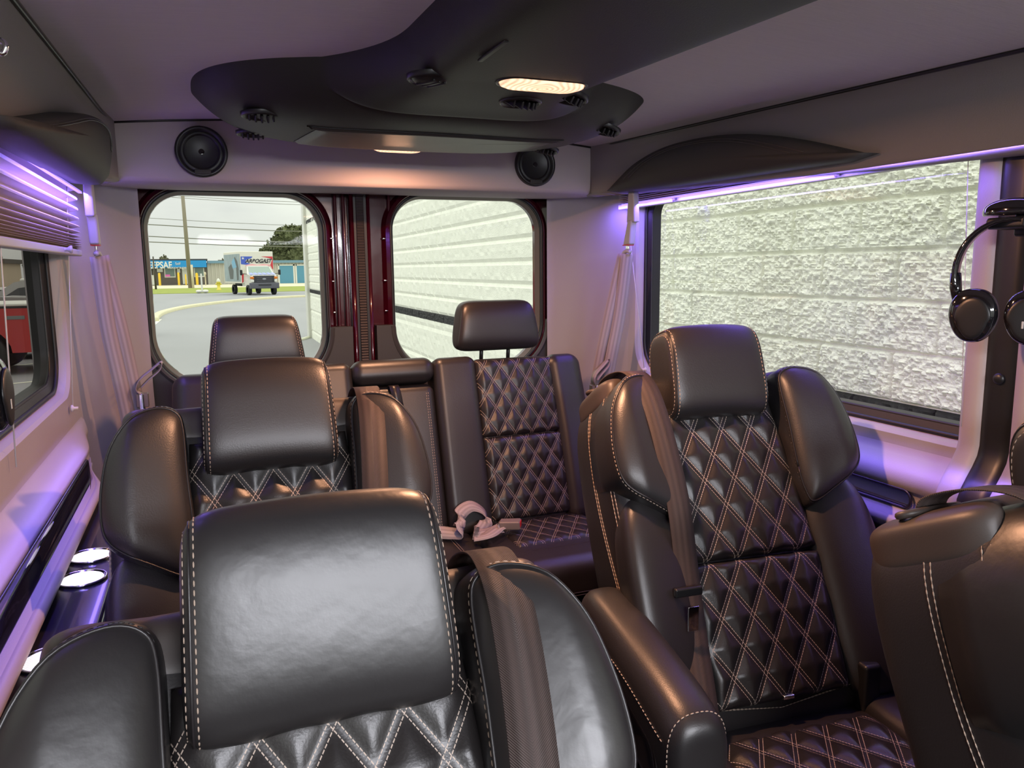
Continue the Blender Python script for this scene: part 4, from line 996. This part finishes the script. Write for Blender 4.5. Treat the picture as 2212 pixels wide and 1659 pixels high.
def npmesh(name, V, F, m, parent, smooth=True):
    me = bpy.data.meshes.new(name); me.vertices.add(len(V)); me.vertices.foreach_set('co', V.ravel()); me.loops.add(F.size); me.loops.foreach_set('vertex_index', F.ravel().astype(np.int32))
    me.polygons.add(len(F)); me.polygons.foreach_set('loop_start', np.arange(0, F.size, 4, dtype=np.int32)); me.polygons.foreach_set('loop_total', np.full(len(F), 4, np.int32))
    me.polygons.foreach_set('use_smooth', np.full(len(F), smooth)); me.materials.append(m); me.update(); me.validate(); o = bpy.data.objects.new(name, me); col.objects.link(o); o.parent = parent; return o
bw = thing('block_wall', 'white split-face concrete block wall with a dark band, beyond the right window', 'wall', (0, 0, 0))
V1, F1 = block_patch(1.3, 5.6, ZB1, 2.75, .006, 11); V2, F2 = block_patch(5.6, 23.6, ZB1, 3.9, .034, 40, False); V3, F3 = block_patch(1.3, 23.6, GZ, ZB0, .045, 70, False)
Vs = np.concatenate([V1, V2, V3]); Fs = np.concatenate([F1, F2+len(V1), F3+len(V1)+len(V2)])
npmesh('block_face', Vs, Fs, BLOCKM, bw, False)
VB, FB = block_patch(1.3, 23.6, ZB0, ZB1, .012, 90, False); VB[:, 0] += .01
npmesh('dark_band', VB, FB, BANDM, bw, False)
zt = float(at(680, 470, X=2.86)[2])
MB().add(*box(2.86, 2.93, 19, 23.6, zt-.05, zt+.05)).map(lambda x, y, z: (WX(y)-.02+(x-2.86), y, z)).build('upper_band', BANDM, bw, False)
MB().add(*box(2.62, 9, -8, 1.3, GZ, 3.9)).add(*box(3.05, 9, 1.3, 23.6, GZ, 3.9)).build('wall_core', BLOCKM, bw, False)
MB().add(*box(2.83, 2.95, 23.5, 23.75, GZ, 3.9)).add(*box(2.80, 2.83, 23.45, 23.8, GZ, 3.9)).build('corner_trim', WHITE, bw, False)
MB().add(*tube([(2.80, 23.45, GZ+.02), (2.55, 22.9, GZ+.02), (2.35, 22.6, GZ+.02)], .05, 8)).build('downspout_foot', PAINT, bw)

# ---- storage buildings
YB_ = 125.0
def PB(x, y, Y=YB_): return at(x, y, Y=Y)
def fbox(mb, px0, py0, px1, py1, Y, dep, m=0, out=0):
    a = at(px0, (py0+py1)/2, Y=Y); b = at(px1, (py0+py1)/2, Y=Y); cx = (px0+px1)/2; zt = at(cx, py0, Y=Y)[2]; zb = at(cx, py1, Y=Y)[2]
    mb.add(*box(a[0], b[0], Y-out, Y+dep, zb, zt), m); return a[0], b[0], zb, zt
t = thing('storage_office', 'single-storey grey storage office with a bright blue KEEPSAFE fascia', 'building', (at(385, 600, Y=YB_)[0], YB_, GZ)); L = np.array(t.location)
def pt(name, m, par, *boxes):
    mb = MB()
    for b in boxes: fbox(mb, *b)
    mb.map(lambda x, y, z: (x-L[0], y-L[1], max(z, GZ)-L[2])); return mb.build(name, m, par, False)
pt('wall', DGREY, t, (290, 561, 447.5, 622, YB_, 14)); pt('white_side_wing', WHITE, t, (280, 580, 334, 616, YB_, 2, 0, .3))
pt('parapet', DPOLE, t, (288, 559.5, 448, 562.5, YB_, 14, 0, .3))
fs = pt('fascia', SKYB, t, (286, 563, 446, 578, YB_, .5, 0, 1.2))
zf = float(at(380, 572.5, Y=YB_)[2]-L[2]); 
def xs(px): return float(at(px, 590, Y=YB_)[0]-L[0])
o = text('sign_lettering', 'KEEPSAF', 1.35, WHITE, ((xs(312)+xs(373))/2, -1.23, zf-.05), (PI/2, 0, 0), t, 0, .01, 'CENTER', 1, .03); wd_ = o.dimensions[0]
o.scale = ((xs(373)-xs(312))/max(.1, o.data.vertices and (max(v.co.x for v in o.data.vertices)-min(v.co.x for v in o.data.vertices))), 1, 1)
text('sign_small_print', 'Self', .50, WHITE, (xs(386), -1.23, zf+.18), (PI/2, 0, 0), t, 0, .01); text('sign_small_print', 'Storage', .50, WHITE, (xs(386), -1.23, zf-.38), (PI/2, 0, 0), t, 0, .01, 'CENTER', 1.5)
for a, b, c, d in ((355, 578.5, 379, 599.5), (419, 578.5, 441.5, 598.5)):
    f = pt('window', WHITE, t, (a, b, c, d, YB_, .1, 0, .06)); pt('glass', WGL, f, (a+2.2, b+.4, c-2.2, d-2.4, YB_, .05, 0, .10))
pt('door', WHITE, t, (394, 579, 413, 613.5, YB_, .1, 0, .06)); pt('notice', WHITE, t, (339, 580, 351.5, 587.5, YB_, .1, 0, .08)); pt('notice', WHITE, t, (382.5, 580.5, 389, 589, YB_, .1, 0, .08))
pt('pink_notice', PINK, t, (357.5, 593, 367.5, 597.5, YB_, .05, 0, .16)); pt('barred_window', DPOLE, t, (325, 581, 331.5, 594, YB_, .05, 0, .36))
t = thing('storage_units', 'long low row of pale storage units with blue roller doors', 'building', (at(560, 600, Y=YB_)[0], YB_+2, GZ)); L = np.array(t.location)
mb = MB(); a = at(448, 590, Y=YB_)[0]; b = at(700, 590, Y=YB_)[0]; zt_ = at(475, 567, Y=YB_)[2]; secs = []
x = a; i = 0
while x < b: secs.append([(x-L[0], -2-(.08 if i % 4 in (1, 2) else 0), 0), (x-L[0], -2-(.08 if i % 4 in (1, 2) else 0), zt_-L[2])]); x += .22 if i % 2 else .05; i += 1
mb.add(*loft(secs)); mb.add(*box(a-L[0], b-L[0], -1.9, 12, 0, zt_-L[2])); mb.build('corrugated_wall', CORR, t, False)
pt('eave', EAVE, t, (448, 562.5, 700, 568, YB_, 13, 0, .5))
for px0, px1 in ((604, 633.5), (641.5, 664), (672, 694)):
    d = pt('roller_door', BLUED, t, (px0, 574, px1, 612, YB_, .1, 0, .16)); pt('door_surround', WHITE, d, (px0-3, 571, px1+3, 574, YB_, .1, 0, .14), (px0-3.5, 571, px0, 613, YB_, .1, 0, .14), (px1, 571, px1+3.5, 613, YB_, .1, 0, .14))
t = thing('storage_shed', 'long tan building with a dark roof edge, seen through the tinted left window', 'building', (-42, 130, GZ)); L = np.array(t.location)
mb = MB().add(*box(-35, 16, -3, 9, 0, 3.4)); mb.build('wall', mat('tan_siding', srgb(190, 172, 145), .7, var=.05), t, False); MB().add(*box(-35.5, 16.5, -3.5, 9.5, 3.4, 4.0)).build('roof', DPOLE, t, False)
MB().add(*box(6, 14, -3.4, -3, 2.2, 3.0)).build('window_row', DPOLE, t, False)
# ---- bollards, hydrant, posts
for (xa, xb, ya, yb), lab in zip(((343, 348.5, 589, 616), (384.5, 389.5, 588, 615.5), (400.5, 403.8, 592, 613.5), (423.5, 429.3, 589, 614.5)),
    ('yellow bollard left of the office window with the pink notice', 'yellow bollard between the pink-notice window and the office door', 'thin yellow bollard in front of the white office door', 'yellow bollard in front of the right office window')):
    gp = at((xa+xb)/2, yb, Z=GZ); gp[1] = min(gp[1], 123.5); gp = at((xa+xb)/2, yb, Y=gp[1]); r = float(at(xb, yb, Y=gp[1])[0]-at(xa, yb, Y=gp[1])[0])/2; hgt = float(at((xa+xb)/2, ya, Y=gp[1])[2]-GZ)
    tag(MB().add(*lathe((gp[0], gp[1], GZ), [(r, 0), (r, hgt-r*.9), (r*.8, hgt-r*.4), (r*.45, hgt-.05), (.01, hgt)], 'z', 16)).build('bollard', YEL), lab, 'bollard', 'yellow bollards before the storage office')
p = at(473, 626.5, Z=GZ+.03); s_ = .95
t = thing('fire_hydrant', 'pale yellow fire hydrant with a white cap on the grass', 'hydrant', tuple(p))
MB().add(*lathe((0, 0, 0), [(.24, 0), (.24, .10), (.16, .12), (.16, .75), (.22, .78), (.22, .84), (.17, .86)], 'z', 20)).build('barrel', YELH, t)
MB().add(*lathe((0, 0, .86), [(.19, 0), (.20, .08), (.15, .22), (.07, .30), (.05, .36)], 'z', 20)).build('bonnet', WHITE, t)
for sx_ in (-1, 1): MB().add(*disc((sx_*.14, 0, .62), .085, 14, 'x', sx_*.16)).build('nozzle', YELH, t)
p = at(437, 631.5, Z=GZ+.08); t = thing('sign_post', 'short white post on a lumpy white footing at the edge of the grass', 'post', tuple(p))
MB().add(*rbox((0, 0, .85), (.075, .075, .86), .02)).build('post', WHITE, t)
for dx in (-.28, .28): MB().add(*blob((dx, 0, .10), (.27, .25, .14), 2.4, n=8)).build('footing', WHITE, t)
p = at(444.5, 614, Y=118); t = tag(MB().add(*lathe((p[0], 118, GZ), [(.09, 0), (.07, 1.5), (.14, 1.52), (.14, 1.8), (.02, 1.9)], 'z', 10)).build('post', PAVE), 'thin pale post with a rounded head at the office corner', 'post')
def pole(a, b, r0_, r1_, m, lab, name='utility_pole'):
    o = MB().add(*tube([a, (np.array(a)+np.array(b))/2, b], [r0_, (r0_+r1_)/2, r1_], 12)).build(name, m); return tag(o, lab, 'pole', None)
p0 = at(411.5, 622.5, Z=GZ); Yp = float(p0[1]); o = pole(p0, at(391, 380, Y=Yp+.5), .25, .19, WOOD, 'tall leaning wooden utility pole before the blue fascia')
q0 = at(417.5, 622, Y=Yp-.4); tag(MB().add(*tube([q0, at(413.5, 572, Y=Yp-.2)], .14, 8)).build('guy_guard', YELH.copy() if False else PAVE), 'pale guard sleeve standing beside the foot of the utility pole', 'pole guard')
p1 = at(337, 625, Z=GZ+.03); pole(p1, at(330.5, 554, Y=float(p1[1])), .11, .07, DPOLE, 'thin dark leaning pole at the left end of the storage office', 'sign_pole')
p2 = at(52, 586, Y=60.); pole((p2[0]+.6, 60, GZ), at(46.5, 505, Y=60.), .16, .13, DPOLE, 'dark leaning pole seen through the tinted left window')
for k, (ya, yb, xe) in enumerate(((485, 497, 600), (510.5, 520.5, 600), (522.5, 533, 665), (471, 486, 640), (424, 436, 665), (428, 442, 665))):
    xs_ = 322 if k < 4 else 398; pts = []
    for i in range(13):
        u = i/12; x = xs_+(720-xs_)*u; y = ya+(yb-ya)*(x-xs_)/(xe-xs_)+2.0*math.sin(PI*u); pts.append(at(x, y, Y=Yp+.9))
    pts = [pts[0]+(pts[0]-pts[1])*4]+pts
    tag(MB().add(*tube(pts, .055 if k < 3 else .028, 5)).build('power_line', WIRE), ['thick power line, highest of the three thick ones crossing the sky', 'thick power line, middle of the three crossing the sky', 'thick power line, lowest of the three, passing before the tree', 'faint power line above the three thick ones', 'thin wire at the top of the rear window, upper of two', 'thin wire at the top of the rear window, lower of two'][k], 'power line', 'power lines over the street')
# ---- trees
def crown(name, m, parent, lumps, n, leaf, seed):
    r = np.random.default_rng(seed); mb = MB(); V = []; F = []
    for (cx, cy, cz, rx, ry, rz_) in lumps:
        V_, F_ = blob((0, 0, 0), (rx*.86, ry*.86, rz_*.86), 2, n=10); V_ = V_*(1+.12*np.sin(V_[:, :1]*2.3+cx)*np.cos(V_[:, 2:]*2.7+cz))+np.array((cx, cy, cz)); mb.add(V_, F_)
        for _ in range(n):
            d = r.normal(size=3); d /= np.linalg.norm(d); p = np.array((cx, cy, cz))+d*np.array((rx, ry, rz_))*(.82+.26*r.random()); a = r.normal(size=3); a /= np.linalg.norm(a); b = np.cross(a, r.normal(size=3)); b /= np.linalg.norm(b)
            s = leaf*(.6+.8*r.random()); k = len(V); V += [p-a*s, p-b*s*.6, p+a*s, p+b*s*.6]; F.append((k, k+1, k+2, k+3))
    mb.add(V, F); return mb.build(name, m, parent, False)
def tree(px, py_top, pxw, Y, lab, m, lumps, n, leaf, seed):
    c = at(px, 600, Y=Y); top = at(px, py_top, Y=Y)[2]; t = thing('tree', lab, 'tree', (c[0], Y, GZ)); H = top-GZ; W_ = at(px+pxw, 600, Y=Y)[0]-c[0]
    crown('crown', m, t, [(a*W_, b*W_, z*H, r_*W_, r_*W_*.7, rh*H) for a, b, z, r_, rh in lumps], n, leaf, seed); MB().add(*tube([(0, 0, 0), (.1, 0, H*.5)], [H*.04, H*.025], 10)).build('trunk', TRUNK, t); return t
tree(640, 484, 78, 150, 'large dense green tree rising behind the blue-doored storage units', LEAF,
     [(0, 0, .55, .62, .42), (-.35, -.1, .45, .50, .34), (-.62, 0, .35, .42, .27), (.35, 0, .62, .50, .36), (-.15, -.2, .72, .40, .24), (.15, -.3, .40, .50, .30), (.7, 0, .5, .5, .4), (-.85, 0, .22, .30, .16), (.3, 0, .8, .3, .18), (-.42, -.3, .6, .26, .16)], 900, .34, 3)
tree(357, 550, 13, 150, 'small dark tree crown peeking over the office roof', LEAF2, [(0, 0, .75, .7, .22), (-.6, 0, .68, .5, .15), (.6, 0, .66, .5, .14)], 160, .25, 5)
tree(488, 556, 20, 152, 'low dark treetops above the corrugated storage wall, left of the truck', LEAF2, [(0, 0, .75, .5, .2), (-.6, 0, .72, .4, .15), (.5, 0, .72, .45, .2), (.9, 0, .7, .4, .15)], 160, .25, 6)
tree(0, 549, 14, 150, 'dark tree over the tan building, leftmost in the tinted window', LEAF2, [(0, 0, .75, .7, .25), (-.8, 0, .7, .6, .2), (.7, 0, .65, .5, .15)], 200, .25, 7)
tree(84, 556, 9, 150, 'small round tree over the tan building, right half of the tinted window', LEAF2, [(0, 0, .8, .6, .18), (-.7, 0, .7, .5, .15), (-2.6, 0, .72, .9, .12)], 150, .25, 8)

# ---- vehicles
def wheel(parent, x, y, z, r, wdt, side, rim=CHROME, spokes=10):
    w_ = MB().add(*lathe((x, y, z), [(r*.60, side*0), (r*.66, -side*.01), (r*.94, 0), (r, side*.04), (r, side*(wdt-.03)), (r*.9, side*wdt)], 'y', 36)).build('wheel', BLKP, parent)
    m = MB(); m.add(*tube([(x+r*.60*math.cos(a), y+side*.02, z+r*.60*math.sin(a)) for a in np.linspace(0, 2*PI, 33)[:-1]], r*.03, 6, True)); m.add(*disc((x, y+side*.015, z), r*.13, 14, 'y', side*.05))
    for k in range(spokes):
        a = 2*PI*k/spokes; V_, F_ = rbox((r*.36, 0, 0), (r*.24, .012, r*.045), .008); ca, sa = math.cos(a), math.sin(a); m.add([(x+p[0]*ca-p[2]*sa, y+side*.03+p[1], z+p[0]*sa+p[2]*ca) for p in V_], F_)
    m.build('alloy_rim', rim, w_); return w_
def profile_arch(pts, wheels, r, zb):
    """side outline (x,z) with wheel arches cut in the underside; pts runs over the top from rear to front"""
    out = list(pts); xs_ = sorted(wheels, reverse=True); out.append((pts[-1][0], zb))
    for xc in xs_:
        out.append((xc+r, zb))
        for k in range(1, 12): a = PI*k/12; out.append((xc+r*math.cos(a), zb+(r*.98)*math.sin(a)))
        out.append((xc-r, zb))
    out.append((pts[0][0], zb)); return out
def car(name, lab, cat, loc, rz, paint, prof, wheels, wr, wid, glass, zb=.28, hw=None, arch=1.22):
    """car along local x (front at -x), side facing the camera is -y"""
    t = thing(name, lab, cat, loc); t.rotation_euler = (0, 0, rz); h = wid/2
    belt = max(z for x, z in prof); 
    MB().add(*prism(profile_arch(prof, wheels, wr*arch, zb), -h, h, 'y')).build('body', paint, t, False)
    gl = glass; V = []; out = gl['cab']; n = len(out); ins = gl['inset']
    zb_ = min(z for x, z in out); zt_ = max(z for x, z in out)
    k_ = lambda z: h-.03-ins*(z-zb_)/(zt_-zb_)
    mb = MB().add([(x, -k_(z), z) for x, z in out]+[(x, k_(z), z) for x, z in out], [tuple(range(n))[::-1], tuple(range(n, 2*n))]+[(i, (i+1) % n, (i+1) % n+n, i+n) for i in range(n)]); mb.build('cabin', paint, t, False)
    for wdw in gl['win']:
        n = len(wdw); MB().add([(x, -k_(z)-.012, z) for x, z in wdw], [tuple(range(n))[::-1]]).add([(x, k_(z)+.012, z) for x, z in wdw], [tuple(range(n))]).build('side_window', DGL, t, False)
    for xw in wheels:
        wheel(t, xw, -h-.005, wr, wr, .24, 1); wheel(t, xw, h+.005, wr, wr, .24, -1)
    return t
DGL = mat('dark_car_glass', (.03, .03, .035), .08)
RED = mat('red_car_paint', (.42, .020, .018), .25, coat=.6); SILV = mat('silver_car_paint', (.30, .29, .28), .3, metal=.3, coat=.4); WPT = mat('white_car_paint', (.72, .71, .66), .35, coat=.3); GPT = mat('grey_car_paint', (.16, .145, .14), .35, coat=.4)
ptop = [(1.15, 1.30), (1.10, 1.34), (-.95, 1.36), (-1.00, 1.30), (-2.9, 1.28), (-3.0, 1.22), (-4.45, 1.14), (-4.62, 1.0), (-4.66, .55)]
pk = at(108, 770, Y=17.5); wl = at(2, 775, Y=17.5)
t = car('pickup_truck', 'red pickup truck with chrome-spoked rear wheel, seen side-on through the tinted left window', 'truck', (pk[0]-1.16, 18.6, GZ), 0, RED, [(1.17, .55), (1.19, 1.0)]+ptop, (0.0, -3.55), .42, 2.0,
    dict(cab=[(-.98, 1.33), (-1.08, 1.85), (-1.3, 1.90), (-2.5, 1.88), (-3.3, 1.25), (-1.2, 1.25)], inset=.22, win=[[(-1.15, 1.36), (-1.22, 1.78), (-1.85, 1.80), (-1.85, 1.36)], [(-1.93, 1.36), (-1.93, 1.80), (-2.45, 1.77), (-3.0, 1.36)]]), .45)
MB().add(*rbox((.07, 0, 1.385), (1.05, .96, .03), .02)).build('bed_cover', WHITE, t); MB().add(*rbox((.07, -1.0, 1.345), (1.02, .012, .022), .008)).build('bed_rail', BLKP, t)
MB().add(*rbox((1.10, -.96, 1.06), (.085, .05, .17), .02)).build('tail_lamp', mat('dark_red_lens', (.10, .004, .006), .2, coat=.5), t)
MB().add(*tube([(1.18, -1.005, 1.21), (1.03, -1.012, 1.20), (1.06, -1.015, 1.12), (1.12, -1.012, 1.06), (1.15, -1.01, .90)], .013, 6)).build('chrome_hook', CHROME, t)
MB().add(*rbox((.62, -1.004, 1.14), (.16, .006, .035), .004)).add(*rbox((.28, -1.004, 1.13), (.07, .006, .04), .004)).build('badge', mat('grey_badge', (.16, .17, .17), .4), t)
MB().add(*rbox((1.20, 0, .60), (.10, .92, .09), .03)).build('rear_bumper', CHROME, t)
# other cars beyond
sedan = [(2.2, .6), (2.15, .95), (-2.1, .85), (-2.25, .6)]
def simple(kind, lab, px, py, Y, rz, paint, sc_=1.0):
    p = at(px, py, Y=Y); 
    if kind == 'suv':
        t = car('suv', lab, 'car', (p[0], Y, GZ), rz, GPT if paint is None else paint, [(2.3, .6), (2.3, 1.1), (1.3, 1.15), (-1.2, 1.10), (-2.2, 1.0), (-2.3, .6)], (1.4, -1.45), .37, 1.9,
            dict(cab=[(2.28, 1.1), (2.05, 1.62), (1.6, 1.80), (-.1, 1.84), (-.6, 1.74), (-1.5, 1.1)], inset=.2, win=[[(1.9, 1.18), (1.8, 1.60), (.95, 1.64), (.95, 1.16)], [(.85, 1.16), (.85, 1.64), (.02, 1.64), (.02, 1.14)], [(-.08, 1.14), (-.08, 1.64), (-.5, 1.58), (-1.15, 1.14)]]))
        MB().add(*rbox((.8, 0, 1.80), (1.25, .70, .05), .045)).build('roof', WPT, t)
    else:
        t = car('parked_car', lab, 'car', (p[0], Y, GZ), rz, paint, [(2.3, .6), (2.25, .98), (1.6, 1.0), (-1.0, .98), (-2.2, .85), (-2.32, .5)], (1.4, -1.45), .34, 1.8,
            dict(cab=[(2.0, .98), (1.2, 1.40), (-.1, 1.46), (-.5, 1.40), (-1.2, .96)], inset=.2, win=[[(1.6, 1.02), (1.05, 1.34), (.55, 1.37), (.55, 1.02)], [(.45, 1.02), (.45, 1.38), (-.42, 1.36), (-.95, 1.02)]]))
    return t
simple('suv', 'grey minivan with a white roof parked behind the red pickup', 88, 620, 26.5, .10, SILV)
simple('car', 'low grey car just behind the red pickup bed', 22, 632, 21.6, 0, GPT)
simple('car', 'white car parked farthest left beyond the grey car', 2, 605, 36, PI, WPT)
# ---- box truck
p = at(573.5, 637.5, Z=GZ); t = thing('box_truck', 'white box truck with flag-coloured graphics and ARBOGAST lettering, facing the van', 'truck', tuple(p)); t.rotation_euler = (0, 0, math.radians(13))
FB_ = mat('flag_blue', srgb(70, 95, 190), .4); FR_ = mat('flag_red', srgb(205, 60, 70), .4); FP_ = mat('flag_pink', srgb(235, 170, 175), .4); BXW = mat('white_truck_panel', srgb(226, 222, 208), .45); BUMP = mat('dark_grey_bumper', srgb(88, 88, 98), .5); DGRL = mat('dark_grille', srgb(45, 46, 52), .4); AMB = mat('amber_lens', srgb(215, 120, 30), .3); MUR = mat('grey_blue_mural', srgb(150, 165, 170), .5, var=.35, vscale=1.2); DMUR = mat('dark_mural_figure', srgb(95, 100, 100), .6); LBM = mat('light_blue_mural', srgb(120, 175, 205), .5)
bx = MB().add(*rbox((0, 4.4, 2.28), (1.36, 2.6, 1.32), .04)).build('cargo_box', BXW, t, False)
fy = 1.795
def face(name, polys, m, par, y=fy): 
    mb = MB()
    for q in polys: mb.add(*prism(q, y-.008, y, 'y'))
    return mb.build(name, m, par, False)
face('blue_graphic', [[(-1.33, 2.55), (-1.33, 3.18), (-.35, 3.18), (-.45, 3.05), (-.9, 2.9), (-.95, 2.7), (-.55, 2.58), (-.9, 2.5)]], FB_, bx)
face('red_graphic', [[(.35, 3.18), (1.33, 3.18), (1.33, 2.05), (1.22, 2.2), (1.1, 2.45), (1.28, 2.95), (1.0, 3.05)], [(-1.33, 1.0), (-1.33, 1.7), (-1.15, 1.75), (-1.2, 1.1)]], FR_, bx)
face('pink_graphic', [[(-.9, 2.5), (-.4, 2.56), (0, 2.48), (.5, 2.55), (1.05, 2.5), (1.1, 2.38), (-1.0, 2.38)]], FP_, bx)
face('star', [[(-1.15+.13*math.cos(PI/2+k*PI/5)*(1 if k % 2 == 0 else .42), 3.03+.13*math.sin(PI/2+k*PI/5)*(1 if k % 2 == 0 else .42)) for k in range(10)]], WHITE, bx, fy-.009)
o = text('lettering', 'ARBOGAST', .42, DGRL, (.10, fy-.02, 2.80), (PI/2, 0, 0), t, .35, .004, 'CENTER', 1.0, .012); o.parent = bx
face('underline', [[(-.1, 2.63), (.95, 2.63), (.98, 2.66), (-.1, 2.66)]], DGRL, bx)
mb = MB(); q = lambda P: mb.add([(-1.372, y, z) for y, z in P], [tuple(range(len(P)))])
q([(1.95, 1.1), (6.9, 1.1), (6.9, 3.4), (1.95, 3.4)]); mb.build('side_mural', MUR, bx, False)
mb = MB(); q([(2.6, 1.25), (3.1, 1.2), (3.2, 2.4), (3.9, 2.9), (3.4, 3.2), (2.7, 2.8), (2.4, 2.2)]); q([(4.2, 1.3), (5.2, 1.3), (5.6, 2.3), (4.6, 2.6), (4.0, 2.0)]); mb.map(lambda x, y, z: (x-.004, y, z)); mb.build('mural_figure', DMUR, bx, False)
mb = MB(); q([(3.0, 2.3), (4.2, 2.2), (4.4, 2.8), (3.6, 3.1)]); mb.map(lambda x, y, z: (x-.006, y, z)); mb.build('mural_sky', LBM, bx, False)
# cab
def lo(secs): return loft(secs, True, True)
mb = MB(); cs = [(.18, 1.02, 1.60, .96), (.55, 1.10, 1.72, .98), (.95, 1.12, 1.78, 1.05), (1.55, 1.05, 2.36, 1.10), (1.80, 1.02, 2.44, 1.12), (2.4, 1.02, 2.46, 1.15)]
secs = []
for y, hw_, zt_, hb in cs: secs.append([(-hb, y, .72), (-hb-.02, y, 1.25), (-hw_-.02*0, y, min(zt_-.05, 1.66)), (-hw_+.10*(zt_ > 2), y, zt_-.06), (-hw_+.20, y, zt_), (hw_-.20, y, zt_), (hw_-.10*(zt_ > 2), y, zt_-.06), (hw_, y, min(zt_-.05, 1.66)), (hb+.02, y, 1.25), (hb, y, .72)])
mb.add(*lo(secs)); cab = mb.build('cab', WPT, t, False)
MB().add([(-.98, .98, 1.78), (.98, .98, 1.78), (.86, 1.50, 2.34), (-.86, 1.50, 2.34)], [(0, 1, 2, 3)]).map(lambda x, y, z: (x, y-.03, z)).build('windscreen', mat('pale_green_windscreen', srgb(150, 168, 158), .15), cab, False)
mb = MB(); 
for k, xx in enumerate(np.linspace(-.9, .9, 6)): mb.add(*prism([(xx-.15, .30), (xx+.15, .30), (xx+.12, .85), (xx-.12, .85)], 0, .012, 'z'))
mb.map(lambda x, y, z: (x, y, 1.635+z+(y-.18)*.30)); mb.build('bonnet_graphic', mat('pale_blue_graphic', srgb(165, 175, 225), .4), cab, False)
MB().add(*rbox((0, .16, 1.30), (.86, .07, .30), .03)).build('grille_surround', DGRL, cab, False)
mb = MB(); [mb.add(*rbox((0, .085, z), (.62, .012, .022), .006)) for z in (1.14, 1.30, 1.46)]; mb.build('grille_bar', BUMP, cab, False)
MB().add(*blob((0, .07, 1.32), (.16, .015, .07), 2, n=8)).build('badge', mat('badge_silver', srgb(150, 152, 160), .3), cab)
for sx_ in (-1, 1):
    MB().add(*rbox((sx_*.96, .16, 1.42), (.16, .07, .09), .03)).build('turn_signal', AMB, cab); MB().add(*rbox((sx_*.94, .16, 1.17), (.14, .07, .12), .05)).build('headlamp', WHITE, cab)
    MB().add(*tube([(sx_*1.05, 1.1, 1.72), (sx_*1.5, 1.0, 1.78)], .025, 6)).add(*rbox((sx_*1.58, .98, 1.86), (.10, .06, .22), .05)).build('wing_mirror', BLKP, cab)
MB().add(*rbox((0, .12, .78), (1.20, .16, .24), .06)).build('bumper', BUMP, t); MB().add(*rbox((0, -.045, .84), (.52, .02, .06), .01)).build('bumper_slot', DGRL, t)
MB().add(*rbox((0, 3.6, .82), (.5, 3.4, .14), .03)).build('chassis', BLKP, t)
for xx, yy in ((-1.03, 1.0), (1.03, 1.0), (-1.02, 5.3), (1.02, 5.3)):
    MB().add(*lathe((xx-.14, yy, .42), [(.25, .02), (.40, 0), (.42, .03), (.42, .25), (.40, .28), (.2, .26)], 'x', 24)).build('wheel', BLKP, t)
